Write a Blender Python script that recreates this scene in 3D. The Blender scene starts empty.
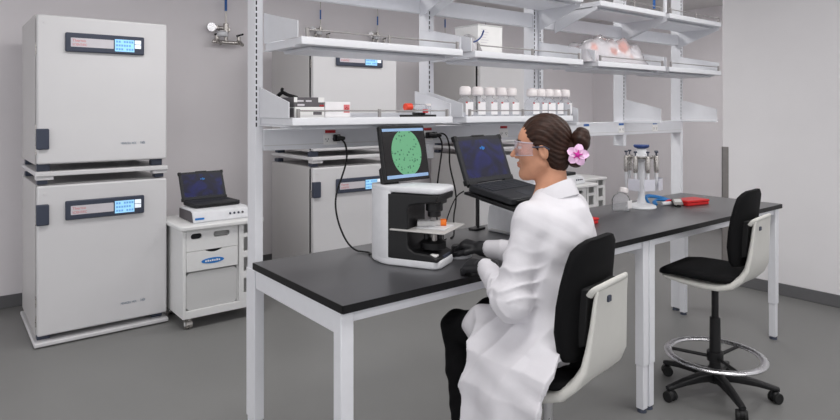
EXPOSURE = -0.05
LAMP = 22.5
WORLD = 1.0
import bpy, bmesh, math, random
import numpy as np
from mathutils import Vector, Matrix, Euler, noise
random.seed(4)
PI = math.pi
COL = bpy.context.scene.collection

# ------------------------------------------------------------------ materials
def lin(c):
    return tuple((v / 12.92 if v <= .04045 else ((v + .055) / 1.055) ** 2.4) for v in (x / 255 for x in c))
def mat(name, rgb, rough=.5, metal=0, spec=.5, var=.03, scale=30, bump=0, bscale=200, trans=0, alpha=1, emit=None, estr=0, coat=0, ior=1.45, rvar=0.05):
    m = bpy.data.materials.new(name); m.use_nodes = True
    nt = m.node_tree; b = nt.nodes['Principled BSDF']
    c = lin(rgb)
    tc = nt.nodes.new('ShaderNodeTexCoord'); nz = nt.nodes.new('ShaderNodeTexNoise')
    nz.inputs['Scale'].default_value = scale; nz.inputs['Detail'].default_value = 3
    nt.links.new(tc.outputs['Object'], nz.inputs['Vector'])
    rp = nt.nodes.new('ShaderNodeValToRGB')
    rp.color_ramp.elements[0].position = .3; rp.color_ramp.elements[1].position = .7
    rp.color_ramp.elements[0].color = (*[max(0, v * (1 - var)) for v in c], 1)
    rp.color_ramp.elements[1].color = (*[min(1, v * (1 + var)) for v in c], 1)
    nt.links.new(nz.outputs['Fac'], rp.inputs['Fac']); nt.links.new(rp.outputs['Color'], b.inputs['Base Color'])
    mr = nt.nodes.new('ShaderNodeMapRange')
    mr.inputs['To Min'].default_value = max(.02, rough - rvar); mr.inputs['To Max'].default_value = min(1, rough + rvar)
    nt.links.new(nz.outputs['Fac'], mr.inputs['Value']); nt.links.new(mr.outputs['Result'], b.inputs['Roughness'])
    b.inputs['Metallic'].default_value = metal; b.inputs['Specular IOR Level'].default_value = spec
    b.inputs['IOR'].default_value = ior; b.inputs['Transmission Weight'].default_value = trans
    b.inputs['Alpha'].default_value = alpha; b.inputs['Coat Weight'].default_value = coat
    if emit:
        b.inputs['Emission Color'].default_value = (*lin(emit), 1); b.inputs['Emission Strength'].default_value = estr
    if bump:
        n2 = nt.nodes.new('ShaderNodeTexNoise'); n2.inputs['Scale'].default_value = bscale; n2.inputs['Detail'].default_value = 4
        bp = nt.nodes.new('ShaderNodeBump'); bp.inputs['Strength'].default_value = bump; bp.inputs['Distance'].default_value = .004
        nt.links.new(tc.outputs['Object'], n2.inputs['Vector']); nt.links.new(n2.outputs['Fac'], bp.inputs['Height'])
        nt.links.new(bp.outputs['Normal'], b.inputs['Normal'])
    return m
def thin_glass(name, rgb, fac=.12, rough=.05, blend=.2):
    m = bpy.data.materials.new(name); m.use_nodes = True; nt = m.node_tree; nt.nodes.clear()
    out = nt.nodes.new('ShaderNodeOutputMaterial'); mx = nt.nodes.new('ShaderNodeMixShader'); m2 = nt.nodes.new('ShaderNodeMixShader')
    tr = nt.nodes.new('ShaderNodeBsdfTransparent'); gl = nt.nodes.new('ShaderNodeBsdfGlossy'); df = nt.nodes.new('ShaderNodeBsdfDiffuse')
    tr.inputs['Color'].default_value = (*[.5 + .5 * v for v in lin(rgb)], 1)
    df.inputs['Color'].default_value = (*lin(rgb), 1); gl.inputs['Roughness'].default_value = rough
    lw = nt.nodes.new('ShaderNodeLayerWeight'); lw.inputs['Blend'].default_value = blend
    nt.links.new(lw.outputs['Fresnel'], m2.inputs['Fac'])
    mx.inputs['Fac'].default_value = fac
    nt.links.new(tr.outputs[0], mx.inputs[1]); nt.links.new(df.outputs[0], mx.inputs[2])
    nt.links.new(mx.outputs[0], m2.inputs[1]); nt.links.new(gl.outputs[0], m2.inputs[2])
    nt.links.new(m2.outputs[0], out.inputs['Surface'])
    return m

M = {}
M['wall'] = mat('wall_paint', (238, 234, 237), .75, var=.012, scale=3, bump=.05, bscale=300, spec=.3)
M['wallr'] = mat('partition_paint', (240, 238, 240), .75, var=.012, scale=3, bump=.05, bscale=300, spec=.3)
M['ceil'] = mat('ceiling_paint', (235, 233, 233), .85, var=.02, scale=6, spec=.2)
M['floor'] = mat('grey_vinyl', (126, 126, 125), .40, var=.035, scale=2.2, spec=.4, rvar=.06)
M['basebd'] = mat('grey_cove_vinyl', (104, 104, 106), .5, var=.03)
M['white'] = mat('white_powder_coat', (230, 231, 236), .38, var=.012, spec=.45)
M['white2'] = mat('shelf_white', (222, 223, 228), .42, var=.012, spec=.4)
M['slot'] = mat('dark_slot', (34, 34, 38), .8)
M['top'] = mat('black_phenolic_sheen', (60, 60, 64), .36, var=.015, scale=200, spec=1.0, rvar=0, ior=1.75)  # black top, base colour lightened to carry its surface reflection
M['topshade'] = mat('black_edge_shade', (16, 16, 18), .45, var=.02, spec=.3)  # darker copy of the worktop: edge without reflection, put into the colour
M['incub'] = mat('incubator_white', (218, 217, 219), .36, var=.01, scale=4, spec=.45)
M['incside'] = mat('incubator_side', (202, 200, 200), .42, var=.01, scale=4, spec=.4)
M['steel'] = mat('brushed_steel', (190, 186, 182), .28, metal=1, var=.06, scale=60)
M['rail'] = mat('satin_rail_steel', (158, 155, 154), .55, metal=.35, var=.05)
M['chrome'] = mat('chrome', (215, 215, 218), .28, metal=1, var=.02)
M['slate'] = mat('slate_plastic', (62, 68, 84), .45, var=.04)
M['black'] = mat('black_plastic', (22, 22, 24), .42, var=.1)
M['blackm'] = mat('black_matt', (18, 18, 20), .7, var=.1)
M['rubber'] = mat('black_rubber', (24, 24, 25), .65)
M['pad'] = mat('black_foam', (14, 14, 16), .8, spec=.2, var=.12, scale=90, bump=.12, bscale=400)
M['shellw'] = mat('chair_shell_white', (212, 211, 206), .4, var=.012, spec=.4)
M['gasket'] = mat('dark_gasket', (20, 20, 22), .8)
M['stage'] = mat('stage_grey', (196, 194, 192), .4)
M['plate'] = mat('name_plate', (212, 208, 214), .5, var=.02)
M['redink'] = mat('red_ink', (214, 120, 122), .6)
M['greyink'] = mat('blue_grey_ink', (120, 135, 155), .6)
M['scrb'] = mat('lit_touchscreen', (120, 175, 215), .3, emit=(158, 206, 238), estr=.8, var=.1, scale=60)
M['scrw'] = mat('lit_screen_tile', (225, 232, 240), .3, emit=(225, 232, 242), estr=.6)
M['scrline'] = mat('screen_digit', (90, 140, 180), .4, emit=(112, 166, 208), estr=.6)
M['cart'] = mat('cart_white', (230, 230, 230), .45, var=.012)
M['cartin'] = mat('cart_inside', (205, 205, 204), .6, var=.015)
M['logo'] = mat('blue_badge', (30, 120, 200), .4)
M['ltop'] = mat('laptop_black', (40, 41, 45), .5, var=.08, scale=80)
M['keys'] = mat('laptop_keys', (52, 54, 60), .55, var=.1, scale=200)
M['red'] = mat('red_plastic', (206, 34, 36), .4, var=.06)
M['orange'] = mat('orange_plastic', (240, 120, 30), .4)
M['ored'] = mat('orange_red_plastic', (232, 74, 48), .4)
M['blue'] = mat('blue_plastic', (34, 122, 190), .4, var=.1)
M['dblue'] = mat('deep_blue_plastic', (36, 62, 120), .4)
M['redlab'] = mat('red_label', (170, 40, 46), .5)
M['blulab'] = mat('blue_label', (44, 98, 170), .5)
M['card'] = mat('white_card', (238, 237, 236), .7, var=.015)
M['cardg'] = mat('grey_card', (96, 92, 96), .7, var=.08)
M['label'] = mat('paper_label', (240, 238, 240), .7, var=.02)
M['cap'] = mat('white_cap', (240, 234, 234), .45, var=.02)
M['instr'] = mat('instrument_white', (226, 227, 231), .4)
M['glass'] = thin_glass('clear_plastic', (244, 245, 248), .15, .12, .1)
M['haze'] = thin_glass('frosted_plastic', (232, 232, 232), .72, .2, .1)
M['lens'] = thin_glass('goggle_lens', (238, 228, 240), .2, .05, .08)
M['lensrim'] = thin_glass('goggle_rim', (226, 216, 226), .6, .1, .1)
M['print'] = None
M['bag'] = thin_glass('polythene', (236, 234, 238), .35, .15)
M['skin'] = mat('skin', (200, 146, 118), .5, var=.05, scale=40, spec=.35)
M['lip'] = mat('lips', (190, 124, 106), .45, var=.05)
M['hair'] = None
M['coat'] = mat('white_cotton', (222, 220, 225), .88, var=.015, scale=20, bump=.08, bscale=120, spec=.15)
M['trouser'] = mat('black_trouser', (17, 17, 19), .85, var=.12, scale=30, bump=.1, bscale=160, spec=.15)
M['glove'] = mat('black_nitrile', (34, 34, 37), .48, var=.12, scale=60, bump=.12, bscale=90)
M['petal'] = mat('pale_pink_petal', (242, 200, 234), .6, var=.1, scale=60)
M['petalc'] = mat('magenta_flower_centre', (196, 40, 150), .55, var=.1)
M['eyew'] = mat('eye_white', (228, 222, 216), .25); M['iris'] = mat('brown_iris', (60, 38, 24), .25)
M['blackscreen'] = mat('black_display', (12, 12, 14), .18, emit=(26, 22, 22), estr=.5)
M['uibar'] = mat('display_bar', (110, 135, 165), .3, emit=(128, 154, 186), estr=.7)
M['alu'] = mat('guard_grey', (150, 146, 144), .45, metal=.6, var=.06)
M['lamp'] = mat('lit_diffuser', (255, 255, 255), .5, emit=(255, 252, 248), estr=14)

def make_hair():
    m = mat('dark_brown_hair', (50, 30, 22), .5, var=.4, scale=50, spec=.3)
    nt = m.node_tree; b = nt.nodes['Principled BSDF']
    tc = nt.nodes.new('ShaderNodeTexCoord'); mp = nt.nodes.new('ShaderNodeMapping'); mp.inputs['Scale'].default_value = (1, 1, 6)
    n2 = nt.nodes.new('ShaderNodeTexNoise'); n2.inputs['Scale'].default_value = 90
    bp = nt.nodes.new('ShaderNodeBump'); bp.inputs['Strength'].default_value = .35; bp.inputs['Distance'].default_value = .004
    nt.links.new(tc.outputs['Object'], mp.inputs['Vector']); nt.links.new(mp.outputs[0], n2.inputs['Vector'])
    nt.links.new(n2.outputs['Fac'], bp.inputs['Height']); nt.links.new(bp.outputs['Normal'], b.inputs['Normal'])
    return m
M['hair'] = make_hair()

def laptop_screen_mat():
    m = bpy.data.materials.new('navy_desktop'); m.use_nodes = True; nt = m.node_tree; b = nt.nodes['Principled BSDF']
    tc = nt.nodes.new('ShaderNodeTexCoord'); nz = nt.nodes.new('ShaderNodeTexNoise'); nz.inputs['Scale'].default_value = 6; nz.inputs['Distortion'].default_value = 2.5
    rp = nt.nodes.new('ShaderNodeValToRGB')
    rp.color_ramp.elements[0].position = .42; rp.color_ramp.elements[0].color = (*lin((4, 6, 40)), 1)
    rp.color_ramp.elements[1].position = .75; rp.color_ramp.elements[1].color = (*lin((14, 26, 120)), 1)
    nt.links.new(tc.outputs['Object'], nz.inputs['Vector']); nt.links.new(nz.outputs['Fac'], rp.inputs['Fac'])
    nt.links.new(rp.outputs[0], b.inputs['Emission Color']); b.inputs['Emission Strength'].default_value = .6
    b.inputs['Base Color'].default_value = (.004, .004, .01, 1); b.inputs['Roughness'].default_value = .3
    return m
M['navy'] = laptop_screen_mat()
def print_mat():
    m = mat('printed_white_film', (238, 236, 238), .5)
    nt = m.node_tree; b = nt.nodes['Principled BSDF']; tc = nt.nodes.new('ShaderNodeTexCoord'); nz = nt.nodes.new('ShaderNodeTexNoise')
    mp = nt.nodes.new('ShaderNodeMapping'); mp.inputs['Scale'].default_value = (7, 9, 9); mp.inputs['Location'].default_value = (3.3, .4, 1.1)
    nz.inputs['Scale'].default_value = 1.0; nz.inputs['Detail'].default_value = 1
    rp = nt.nodes.new('ShaderNodeValToRGB'); rp.color_ramp.elements[0].position = .53; rp.color_ramp.elements[1].position = .60
    rp.color_ramp.elements[0].color = (*lin((238, 236, 238)), 1); rp.color_ramp.elements[1].color = (*lin((236, 130, 92)), 1)
    nt.links.new(tc.outputs['Object'], mp.inputs[0]); nt.links.new(mp.outputs[0], nz.inputs['Vector']); nt.links.new(nz.outputs['Fac'], rp.inputs[0]); nt.links.new(rp.outputs[0], b.inputs['Base Color'])
    return m
M['print'] = print_mat()
def cell_mat():
    m = bpy.data.materials.new('green_cell_image'); m.use_nodes = True; nt = m.node_tree; b = nt.nodes['Principled BSDF']
    tc = nt.nodes.new('ShaderNodeTexCoord'); v = nt.nodes.new('ShaderNodeTexVoronoi'); v.inputs['Scale'].default_value = 62
    rp = nt.nodes.new('ShaderNodeValToRGB')
    rp.color_ramp.elements[0].position = .16; rp.color_ramp.elements[0].color = (*lin((34, 84, 66)), 1)
    rp.color_ramp.elements[1].position = .3; rp.color_ramp.elements[1].color = (*lin((112, 182, 136)), 1)
    nt.links.new(tc.outputs['Object'], v.inputs['Vector']); nt.links.new(v.outputs['Distance'], rp.inputs['Fac'])
    nt.links.new(rp.outputs[0], b.inputs['Emission Color']); b.inputs['Emission Strength'].default_value = .8
    b.inputs['Base Color'].default_value = (.02, .05, .03, 1); b.inputs['Roughness'].default_value = .3
    return m
M['cells'] = cell_mat()

# ------------------------------------------------------------------ mesh helpers
class MB:
    def __init__(s): s.bm = bmesh.new()
    def box(s, lo, hi, T=None):
        vs = [s.bm.verts.new((x, y, z)) for z in (lo[2], hi[2]) for y in (lo[1], hi[1]) for x in (lo[0], hi[0])]
        for f in ((0, 2, 3, 1), (4, 5, 7, 6), (0, 1, 5, 4), (2, 6, 7, 3), (0, 4, 6, 2), (1, 3, 7, 5)):
            s.bm.faces.new([vs[i] for i in f])
        if T:
            for v in vs: v.co = T @ v.co
        return s
    def loft(s, rings, cap=True, closed=True):
        R = [[s.bm.verts.new(p) for p in r] for r in rings]
        n = len(R[0])
        for a, b in zip(R, R[1:]):
            for i in range(n if closed else n - 1):
                j = (i + 1) % n
                s.bm.faces.new((a[i], a[j], b[j], b[i]))
        if cap and closed:
            s.bm.faces.new(R[0][::-1]); s.bm.faces.new(R[-1])
        return s
    def cyl(s, p, q, r0, r1=None, seg=16, cap=True):
        r1 = r0 if r1 is None else r1
        p, q = Vector(p), Vector(q); d = (q - p).normalized()
        a = d.orthogonal().normalized(); b = d.cross(a)
        ring = lambda c, r: [c + (a * math.cos(2 * PI * i / seg) + b * math.sin(2 * PI * i / seg)) * r for i in range(seg)]
        return s.loft([ring(p, r0), ring(q, r1)], cap)
    def tube(s, pts, r, seg=8, smooth=0, flat=1.0):
        pts = [Vector(p) for p in pts]
        for _ in range(smooth):
            np_ = [pts[0]]
            for a, b in zip(pts, pts[1:]): np_ += [a * .75 + b * .25, a * .25 + b * .75]
            pts = np_ + [pts[-1]]
        rings = []; up = None
        for i, p in enumerate(pts):
            d = (pts[min(i + 1, len(pts) - 1)] - pts[max(i - 1, 0)]).normalized()
            up = d.orthogonal().normalized() if up is None else (up - d * up.dot(d)).normalized()
            sd = d.cross(up)
            rings.append([p + (up * math.cos(2 * PI * k / seg) * flat + sd * math.sin(2 * PI * k / seg)) * r for k in range(seg)])
        return s.loft(rings)
    def torus(s, c, R, r, seg=48, sub=10, rz=None):
        c = Vector(c); rz = rz or r
        rings = []
        for i in range(seg):
            a = 2 * PI * i / seg; d = Vector((math.cos(a), math.sin(a), 0))
            rings.append([c + d * (R + r * math.cos(2 * PI * k / sub)) + Vector((0, 0, rz * math.sin(2 * PI * k / sub))) for k in range(sub)])
        return s.loft(rings + [rings[0]], cap=False)
    def lathe(s, prof, c=(0, 0, 0), seg=24, T=None):
        c = Vector(c); rings = []
        for r, z in prof:
            rings.append([(T @ Vector((r * math.cos(2 * PI * i / seg), r * math.sin(2 * PI * i / seg), z)) if T else Vector((r * math.cos(2 * PI * i / seg), r * math.sin(2 * PI * i / seg), z))) + c for i in range(seg)])
        return s.loft(rings)
    def prism(s, poly, a0, a1, axis='y', T=None):
        """poly of 2-D points extruded along axis: 'y' -> (x,z), 'x' -> (y,z), 'z' -> (x,y)"""
        f = {'y': lambda p, t: (p[0], t, p[1]), 'x': lambda p, t: (t, p[0], p[1]), 'z': lambda p, t: (p[0], p[1], t)}[axis]
        rings = [[Vector(f(p, a0)) for p in poly], [Vector(f(p, a1)) for p in poly]]
        if T: rings = [[T @ v for v in r] for r in rings]
        return s.loft(rings)
    def sphere(s, c, R, T=None, u=16, v=10):
        R = (R,) * 3 if not hasattr(R, '__len__') else R
        mx = Matrix.Translation(Vector(c)) @ (T or Matrix.Identity(4)) @ Matrix.Diagonal((*R, 1))
        bmesh.ops.create_uvsphere(s.bm, u_segments=u, v_segments=v, radius=1, matrix=mx)
        return s
    def mesh(s, name, smooth=True, ang=38):
        bmesh.ops.recalc_face_normals(s.bm, faces=s.bm.faces)
        me = bpy.data.meshes.new(name); s.bm.to_mesh(me); s.bm.free()
        if smooth:
            me.shade_smooth(); me.set_sharp_from_angle(angle=math.radians(ang))
        return me
    def build(s, name, m, parent=None, bev=0, seg=2, sub=0, ang=38):
        return link(name, s.mesh(name, ang=ang), m, parent, bev, seg, sub)
def link(name, me, m, parent=None, bev=0, seg=2, sub=0):
    o = bpy.data.objects.new(name, me); COL.objects.link(o)
    if m: me.materials.append(m)
    if parent: o.parent = parent
    if bev:
        b = o.modifiers.new('bevel', 'BEVEL'); b.width = bev; b.segments = seg; b.limit_method = 'ANGLE'; b.angle_limit = math.radians(40)
        b.use_clamp_overlap = True; b.harden_normals = False
    if sub:
        q = o.modifiers.new('subsurf', 'SUBSURF'); q.levels = q.render_levels = sub
    return o
def thing(name, label, cat, loc=(0, 0, 0), rz=0, group=None):
    o = bpy.data.objects.new(name, None); COL.objects.link(o)
    o.location = loc; o.rotation_euler = (0, 0, rz); o.empty_display_size = .05
    return tag(o, label, cat, group)
def tag(o, label, cat, group=None):
    o['label'] = label; o['category'] = cat
    if group: o['group'] = group
    return o
def struct(name, mb, m, bev=0):
    o = mb.build(name, m, None, bev); o['kind'] = 'structure'; return o
def dup(root, loc, rz=None, label=None, group=None):
    r = root.copy(); COL.objects.link(r); r.location = loc
    if rz is not None: r.rotation_euler = (0, 0, rz)
    if label: r['label'] = label
    if group: r['group'] = group
    def rec(a, b):
        for ch in list(a.children):
            c = ch.copy(); COL.objects.link(c); c.parent = b; rec(ch, c)
    rec(root, r)
    return r
def text(s, size, m, name, parent, loc, rot, ext=.0006, squash=1.0, align='LEFT'):
    cu = bpy.data.curves.new('lettering', 'FONT'); cu.body = s; cu.size = size; cu.extrude = ext; cu.align_x = align
    o = bpy.data.objects.new('lettering_source', cu); COL.objects.link(o)
    dg = bpy.context.evaluated_depsgraph_get(); me = bpy.data.meshes.new_from_object(o.evaluated_get(dg))
    bpy.data.objects.remove(o); bpy.data.curves.remove(cu)
    me.materials.clear()
    me.transform(Matrix.Translation(loc) @ Euler(rot).to_matrix().to_4x4() @ Matrix.Diagonal((squash, 1, 1, 1)))
    return link(name, me, m, parent)
def rrect(x0, y0, x1, y1, r, n=5):
    out = []
    for cx, cy, a0 in ((x1 - r, y1 - r, 0), (x0 + r, y1 - r, 90), (x0 + r, y0 + r, 180), (x1 - r, y0 + r, 270)):
        for i in range(n + 1):
            a = math.radians(a0 + 90 * i / n); out.append((cx + r * math.cos(a), cy + r * math.sin(a)))
    return out
def RZ(a, loc=(0, 0, 0)): return Matrix.Translation(loc) @ Matrix.Rotation(a, 4, 'Z')

# ------------------------------------------------------------------ room
X0, X1, Y0, Y1, ZC = -3.6, 8.0, -3.2, 5.75, 2.91
struct('floor', MB().box((X0 - .2, Y0 - .2, -.1), (X1 + .2, Y1 + .2, 0)), M['floor'])
struct('ceiling', MB().box((X0 - .2, Y0 - .2, ZC), (X1 + .2, Y1 + .2, ZC + .1)), M['ceil'])
struct('wall_back', MB().box((X0 - .2, Y1, 0), (X1 + .2, Y1 + .2, ZC)), M['wall'])
struct('wall_far', MB().box((X1, Y0, 0), (X1 + .2, Y1, ZC)), M['wall'])
XR = 5.54
struct('wall_right', MB().box((XR, Y0, 0), (XR + .14, 2.60, ZC)), M['wallr'], .006)
struct('baseboard_back', MB().box((X0, Y1 - .012, 0), (X1, Y1, .1)), M['basebd'], .004)
struct('baseboard_right', MB().box((XR - .012, Y0, 0), (XR, 2.60, .1)), M['basebd'], .004)
struct('baseboard_far', MB().box((X1 - .012, Y0, 0), (X1, Y1, .1)), M['basebd'], .004)
struct('trim_1', MB().box((XR - .004, 2.545, .1), (XR + .002, 2.604, 1.22)).box((XR - .004, 2.598, .1), (XR + .06, 2.604, 1.22)), M['alu'])

# ceiling lights
first = None
def ceiling_light(x, y, words):
    global first
    if first is None:
        t = thing('ceiling_light', 'x', 'ceiling light', (x, y, ZC), 0, 'recessed ceiling light panels')
        MB().box((-.62, -.32, -.03), (-.59, .32, 0)).box((.59, -.32, -.03), (.62, .32, 0)).box((-.59, -.32, -.03), (.59, -.29, 0)).box((-.59, .29, -.03), (.59, .32, 0)).build('frame', M['white'], t)
        first = t
    else: t = dup(first, (x, y, ZC)); t['label'] = words; return
    ld = bpy.data.lights.new('ceiling_panel_lamp', 'AREA'); ld.shape = 'RECTANGLE'; ld.size = 1.18; ld.size_y = .58; ld.energy = LAMP; ld.color = (1, .985, .965)
    lo = bpy.data.objects.new('panel_lamp', ld); COL.objects.link(lo); lo.parent = t; lo.location = (0, 0, -.012)
    t['label'] = words
for i, x in enumerate((-2.2, 1.2, 3.3, 6.0)):
    for j, y in enumerate((-1.4, 1.0, 3.45)):
        ceiling_light(x, y, 'lit ceiling panel, %s row from the back wall, %s along' % (('third', 'second', 'first')[j], ('first', 'second', 'third', 'fourth')[i]))
# ------------------------------------------------------------------ incubators
def incubator(loc, hz, fh, label, panel=True, W=.815, po=0):
    """origin at front-left bottom; door face at y=0"""
    t = thing('incubator', label, 'incubator', loc, 0, 'stacked laboratory incubators')
    D, Hh = .81, .98
    z0, z1 = fh, fh + Hh
    MB().box((0, .074, z0 - .008), (W, D, z1 + .006)).build('body', M['incside'], t, .006)
    MB().box((.010, .046, z0 + .012), (W - .018, .076, z1 - .012)).build('door_gasket', M['gasket'], t)
    dr = MB().box((.006, 0, z0), (W, .05, z1)).build('door', M['incub'], t, .011, 3)
    # latch handle wraps the door's hinge-less edge
    MB().prism(rrect(0, hz - .068, .072, hz + .068, .008, 3), -.022, .02).build('handle', M['slate'], dr, .006)
    if not panel: return finish_incubator(t, dr, z0, Hh, W, D, fh)
    p = MB().prism(rrect(.165, z0 + .745, .655, z0 + .872, .008, 3), -.022, .004).build('control_panel', M['slate'], t, .006)
    MB().prism(rrect(.195, z0 + .778, .455, z0 + .838, .003, 2), -.0245, -.02).build('name_plate', M['plate'], p)
    text('Thermo', .026, M['redink'], 'lettering', p, (.204, -.0248, z0 + .812), (PI / 2, 0, 0), squash=.95)
    text('SCIENTIFIC', .022, M['redink'], 'lettering', p, (.204, -.0248, z0 + .786), (PI / 2, 0, 0), squash=.8)
    s = MB().box((.463, -.0245, z0 + .762), (.588, -.02, z0 + .846)).build('touchscreen', M['scrb'], p)
    MB().box((.592, -.0245, z0 + .818), (.632, -.02, z0 + .846)).box((.592, -.0245, z0 + .788), (.632, -.02, z0 + .814)).build('touch_key', M['scrw'], p)
    m = MB()
    for r in range(3):
        for c in range(7):
            if (r * 5 + c * 3) % 7 != 2:
                m.box((.470 + c * .0165, -.0255, z0 + .771 + r * .026), (.482 + c * .0165, -.0243, z0 + .785 + r * .026))
    m.build('screen_readout', M['scrline'], s)
    text('HERACELL VIOS', .021, M['greyink'], 'lettering', dr, (.505, -.0012, z0 + .115), (PI / 2, 0, 0), squash=.68)
    text('160i', .027, M['greyink'], 'lettering', dr, (.63, -.0012, z0 + .115), (PI / 2, 0, 0), squash=.75)
    for o in [p] + list(p.children) + [q for c in p.children for q in c.children]:
        o.data.transform(Matrix.Translation((po, 0, 0)))
    return finish_incubator(t, dr, z0, Hh, W, D, fh)
def finish_incubator(t, dr, z0, Hh, W, D, fh):
    MB().cyl((.05, -.003, z0 + Hh - .05), (.05, .002, z0 + Hh - .05), .011).build('lock_cap', M['incub'], dr)
    for zz in (z0 + .06, z0 + .19, z0 + .72):
        MB().cyl((.004, .034, zz), (.004, .034, zz + .07), .0055).build('hinge_pin', M['steel'], t)
    for x in (.035, W - .07):
        for y in (.08, D - .08):
            MB().box((x - .025, y - .03, 0), (x + .05, y + .03, fh)).build('foot', M['slate'], t, .003)
    return t
YF = 4.64
names = ['by the cart', 'behind the microscope', 'behind the woman']
for k, x in enumerate((.503, 2.512, 4.49)):
    Wd = (.815, .89, .89)[k]; po = (0, .062, .062)[k]
    w = ('of the stack beside the open wall', 'of the stack seen through the shelving behind the microscope', 'of the stack hidden behind the bench laptop')[k]
    fz = .014
    b = thing('incubator_plinth', 'low white plinth under the white incubators ' + w.replace('of the stack ', ''), 'plinth', (x, YF, 0), 0, 'incubator plinths')
    MB().box((-.012, -.018, .008), (Wd + .008, .82, .036)).build('deck', M['incub'], b, .007)
    for xx in (.12, .68):
        for yy in (.05, .7): MB().cyl((xx, yy, 0), (xx, yy, .010), .02).build('foot', M['steel'], b)
    incubator((x, YF, .036), .829, .036, 'lower white incubator ' + w, k < 2, Wd, po)
    a = thing('incubator_spacer', 'white stacking frame between the two incubators ' + w.replace('of the stack ', ''), 'spacer', (x, YF, 1.06), 0, 'incubator stacking frames')
    MB().box((-.004, -.012, .055), (Wd + .005, .81, .085)).build('deck', M['incub'], a, .005)
    for q in ((0, .10), (Wd - .095, Wd)): MB().box((q[0], 0, .03), (q[1], .08, .056)).build('corner_bracket', M['incub'], a, .004)
    for xx in (.01, Wd - .075):
        for yy in (.03, .70): MB().box((xx, yy, 0), (xx + .06, yy + .07, .032)).build('foot', M['slate'], a, .003)
    incubator((x, YF, 1.145), .05 + .115 + .05, .05, 'upper white incubator ' + w, k < 2, Wd, po)

# ------------------------------------------------------------------ carts, instruments, laptops
def cart(loc, label):
    """origin at front-left floor corner, front at y=0"""
    t = thing('equipment_cart', label, 'cart', loc, 0, 'white equipment carts on castors')
    W, D = .585, .50
    MB().prism(rrect(-.025, -.03, W + .015, D + .02, .04), .703, .735, 'z').build('top', M['cart'], t, .008, 2)
    m = MB()
    m.box((0, 0, .08), (.022, D, .703)).box((W - .02, 0, .08), (W, D, .703)).box((.022, D - .015, .08), (W - .02, D, .703))
    m.box((.022, .0, .08), (W - .02, D - .015, .135)).box((.395, .02, .135), (.41, D - .015, .703)).box((.022, .02, .40), (.395, D - .015, .412))
    m.build('body', M['cart'], t, .003)
    # upper fascia with two stadium-shaped hand slots, built around the openings
    m = MB(); z0, z1 = .552, .700; xs = [.024, .055, .135, .215, .335, .395]
    m.box((xs[0], 0, z0), (xs[1], .018, z1)).box((xs[2], 0, z0), (xs[3], .018, z1)).box((xs[4], 0, z0), (xs[5], .018, z1))
    for a, b in ((xs[1], xs[2]), (xs[3], xs[4])):
        m.box((a, 0, .675), (b, .018, z1)).box((a, 0, z0), (b, .018, .635))
        for s_, xa in ((1, a), (-1, b)):     # rounded ends
            pts = [(xa, .635), (xa, .675)] + [(xa + s_ * (.02 - .02 * math.sin(q)), .655 + .02 * math.cos(q)) for q in [i * PI / 8 for i in range(9)]]
            m.prism(pts, 0, .018)
    m.build('fascia', M['cart'], t)
    MB().box((.05, .024, .63), (.14, .03, .68)).build('slot_backing', M['slot'], t)
    MB().box((.21, .05, .63), (.34, .054, .68)).build('slot_backing', M['cartin'], t)
    d = MB().prism([(.024, .41), (.395, .41), (.395, .548), (.285, .548)] + [(.285 - i * .0165, .548 - .020 * math.sin(PI * i / 8)) for i in range(1, 8)] + [(.153, .548), (.024, .548)], -.002, .018).build('drawer', M['cart'], t, .002)
    MB().box((.12, .02, .505), (.32, .026, .55)).build('finger_recess', M['slot'], t)
    MB().prism([(.21 + .082 * math.cos(2 * PI * i / 28), .470 + .020 * math.sin(2 * PI * i / 28)) for i in range(28)], -.0045, 0).build('badge', M['logo'], d)
    m = MB()
    for i in range(7): m.box((.155 + i * .016, -.0055, .464), (.166 + i * .016, -.004, .475 + .003 * (i % 2)))
    m.build('badge_mark', M['card'], d)
    MB().prism(rrect(.026, .137, .393, .398, .03), .012, .016).build('bin_window', M['haze'], t)
    m = MB(); zz = [.135, .185, .305, .345, .465, .505, .625, .703]
    m.box((.408, 0, .135), (.442, .018, .703)).box((.535, 0, .135), (W - .02, .018, .703))
    for a, b in ((.135, .19), (.30, .35), (.455, .50), (.605, .635)): m.box((.442, 0, a), (.535, .018, b))
    m.build('cubby_front', M['cart'], t)
    MB().box((.412, .12, .137), (.563, .125, .70)).build('cubby_back', M['cartin'], t)
    for x in (.05, W - .06):
        for y in (.045, D - .06):
            c = MB().box((x - .012, y - .02, .058), (x + .012, y + .02, .08)).cyl((x - .022, y, .032), (x + .022, y, .032), .033, seg=20).build('castor', M['steel'], t, .003)
            MB().cyl((x - .019, y, .032), (x - .007, y, .032), .0325, seg=20).cyl((x + .007, y, .032), (x + .019, y, .032), .0325, seg=20).build('tyre', M['rubber'], c)
            MB().cyl((x - .0235, y, .032), (x + .0235, y, .032), .016, seg=16).build('hub', M['cart'], c)
            c.modifiers.clear()
    return t
CARTS = [((1.345, 4.36, 0), 'beside the tall incubators'), ((5.175, 4.09, 0), 'with instrument, behind the woman'), ((5.82, 4.42, 0), 'with nothing on top')]
cart(CARTS[0][0], 'white castor cart with blue oval badge standing beside the incubator stack')
cart(CARTS[1][0], 'white slotted cart beyond the bench, carrying a white instrument, near the hair bun')
cart(CARTS[2][0], 'white slotted cart beyond the bench with an empty top')

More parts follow.
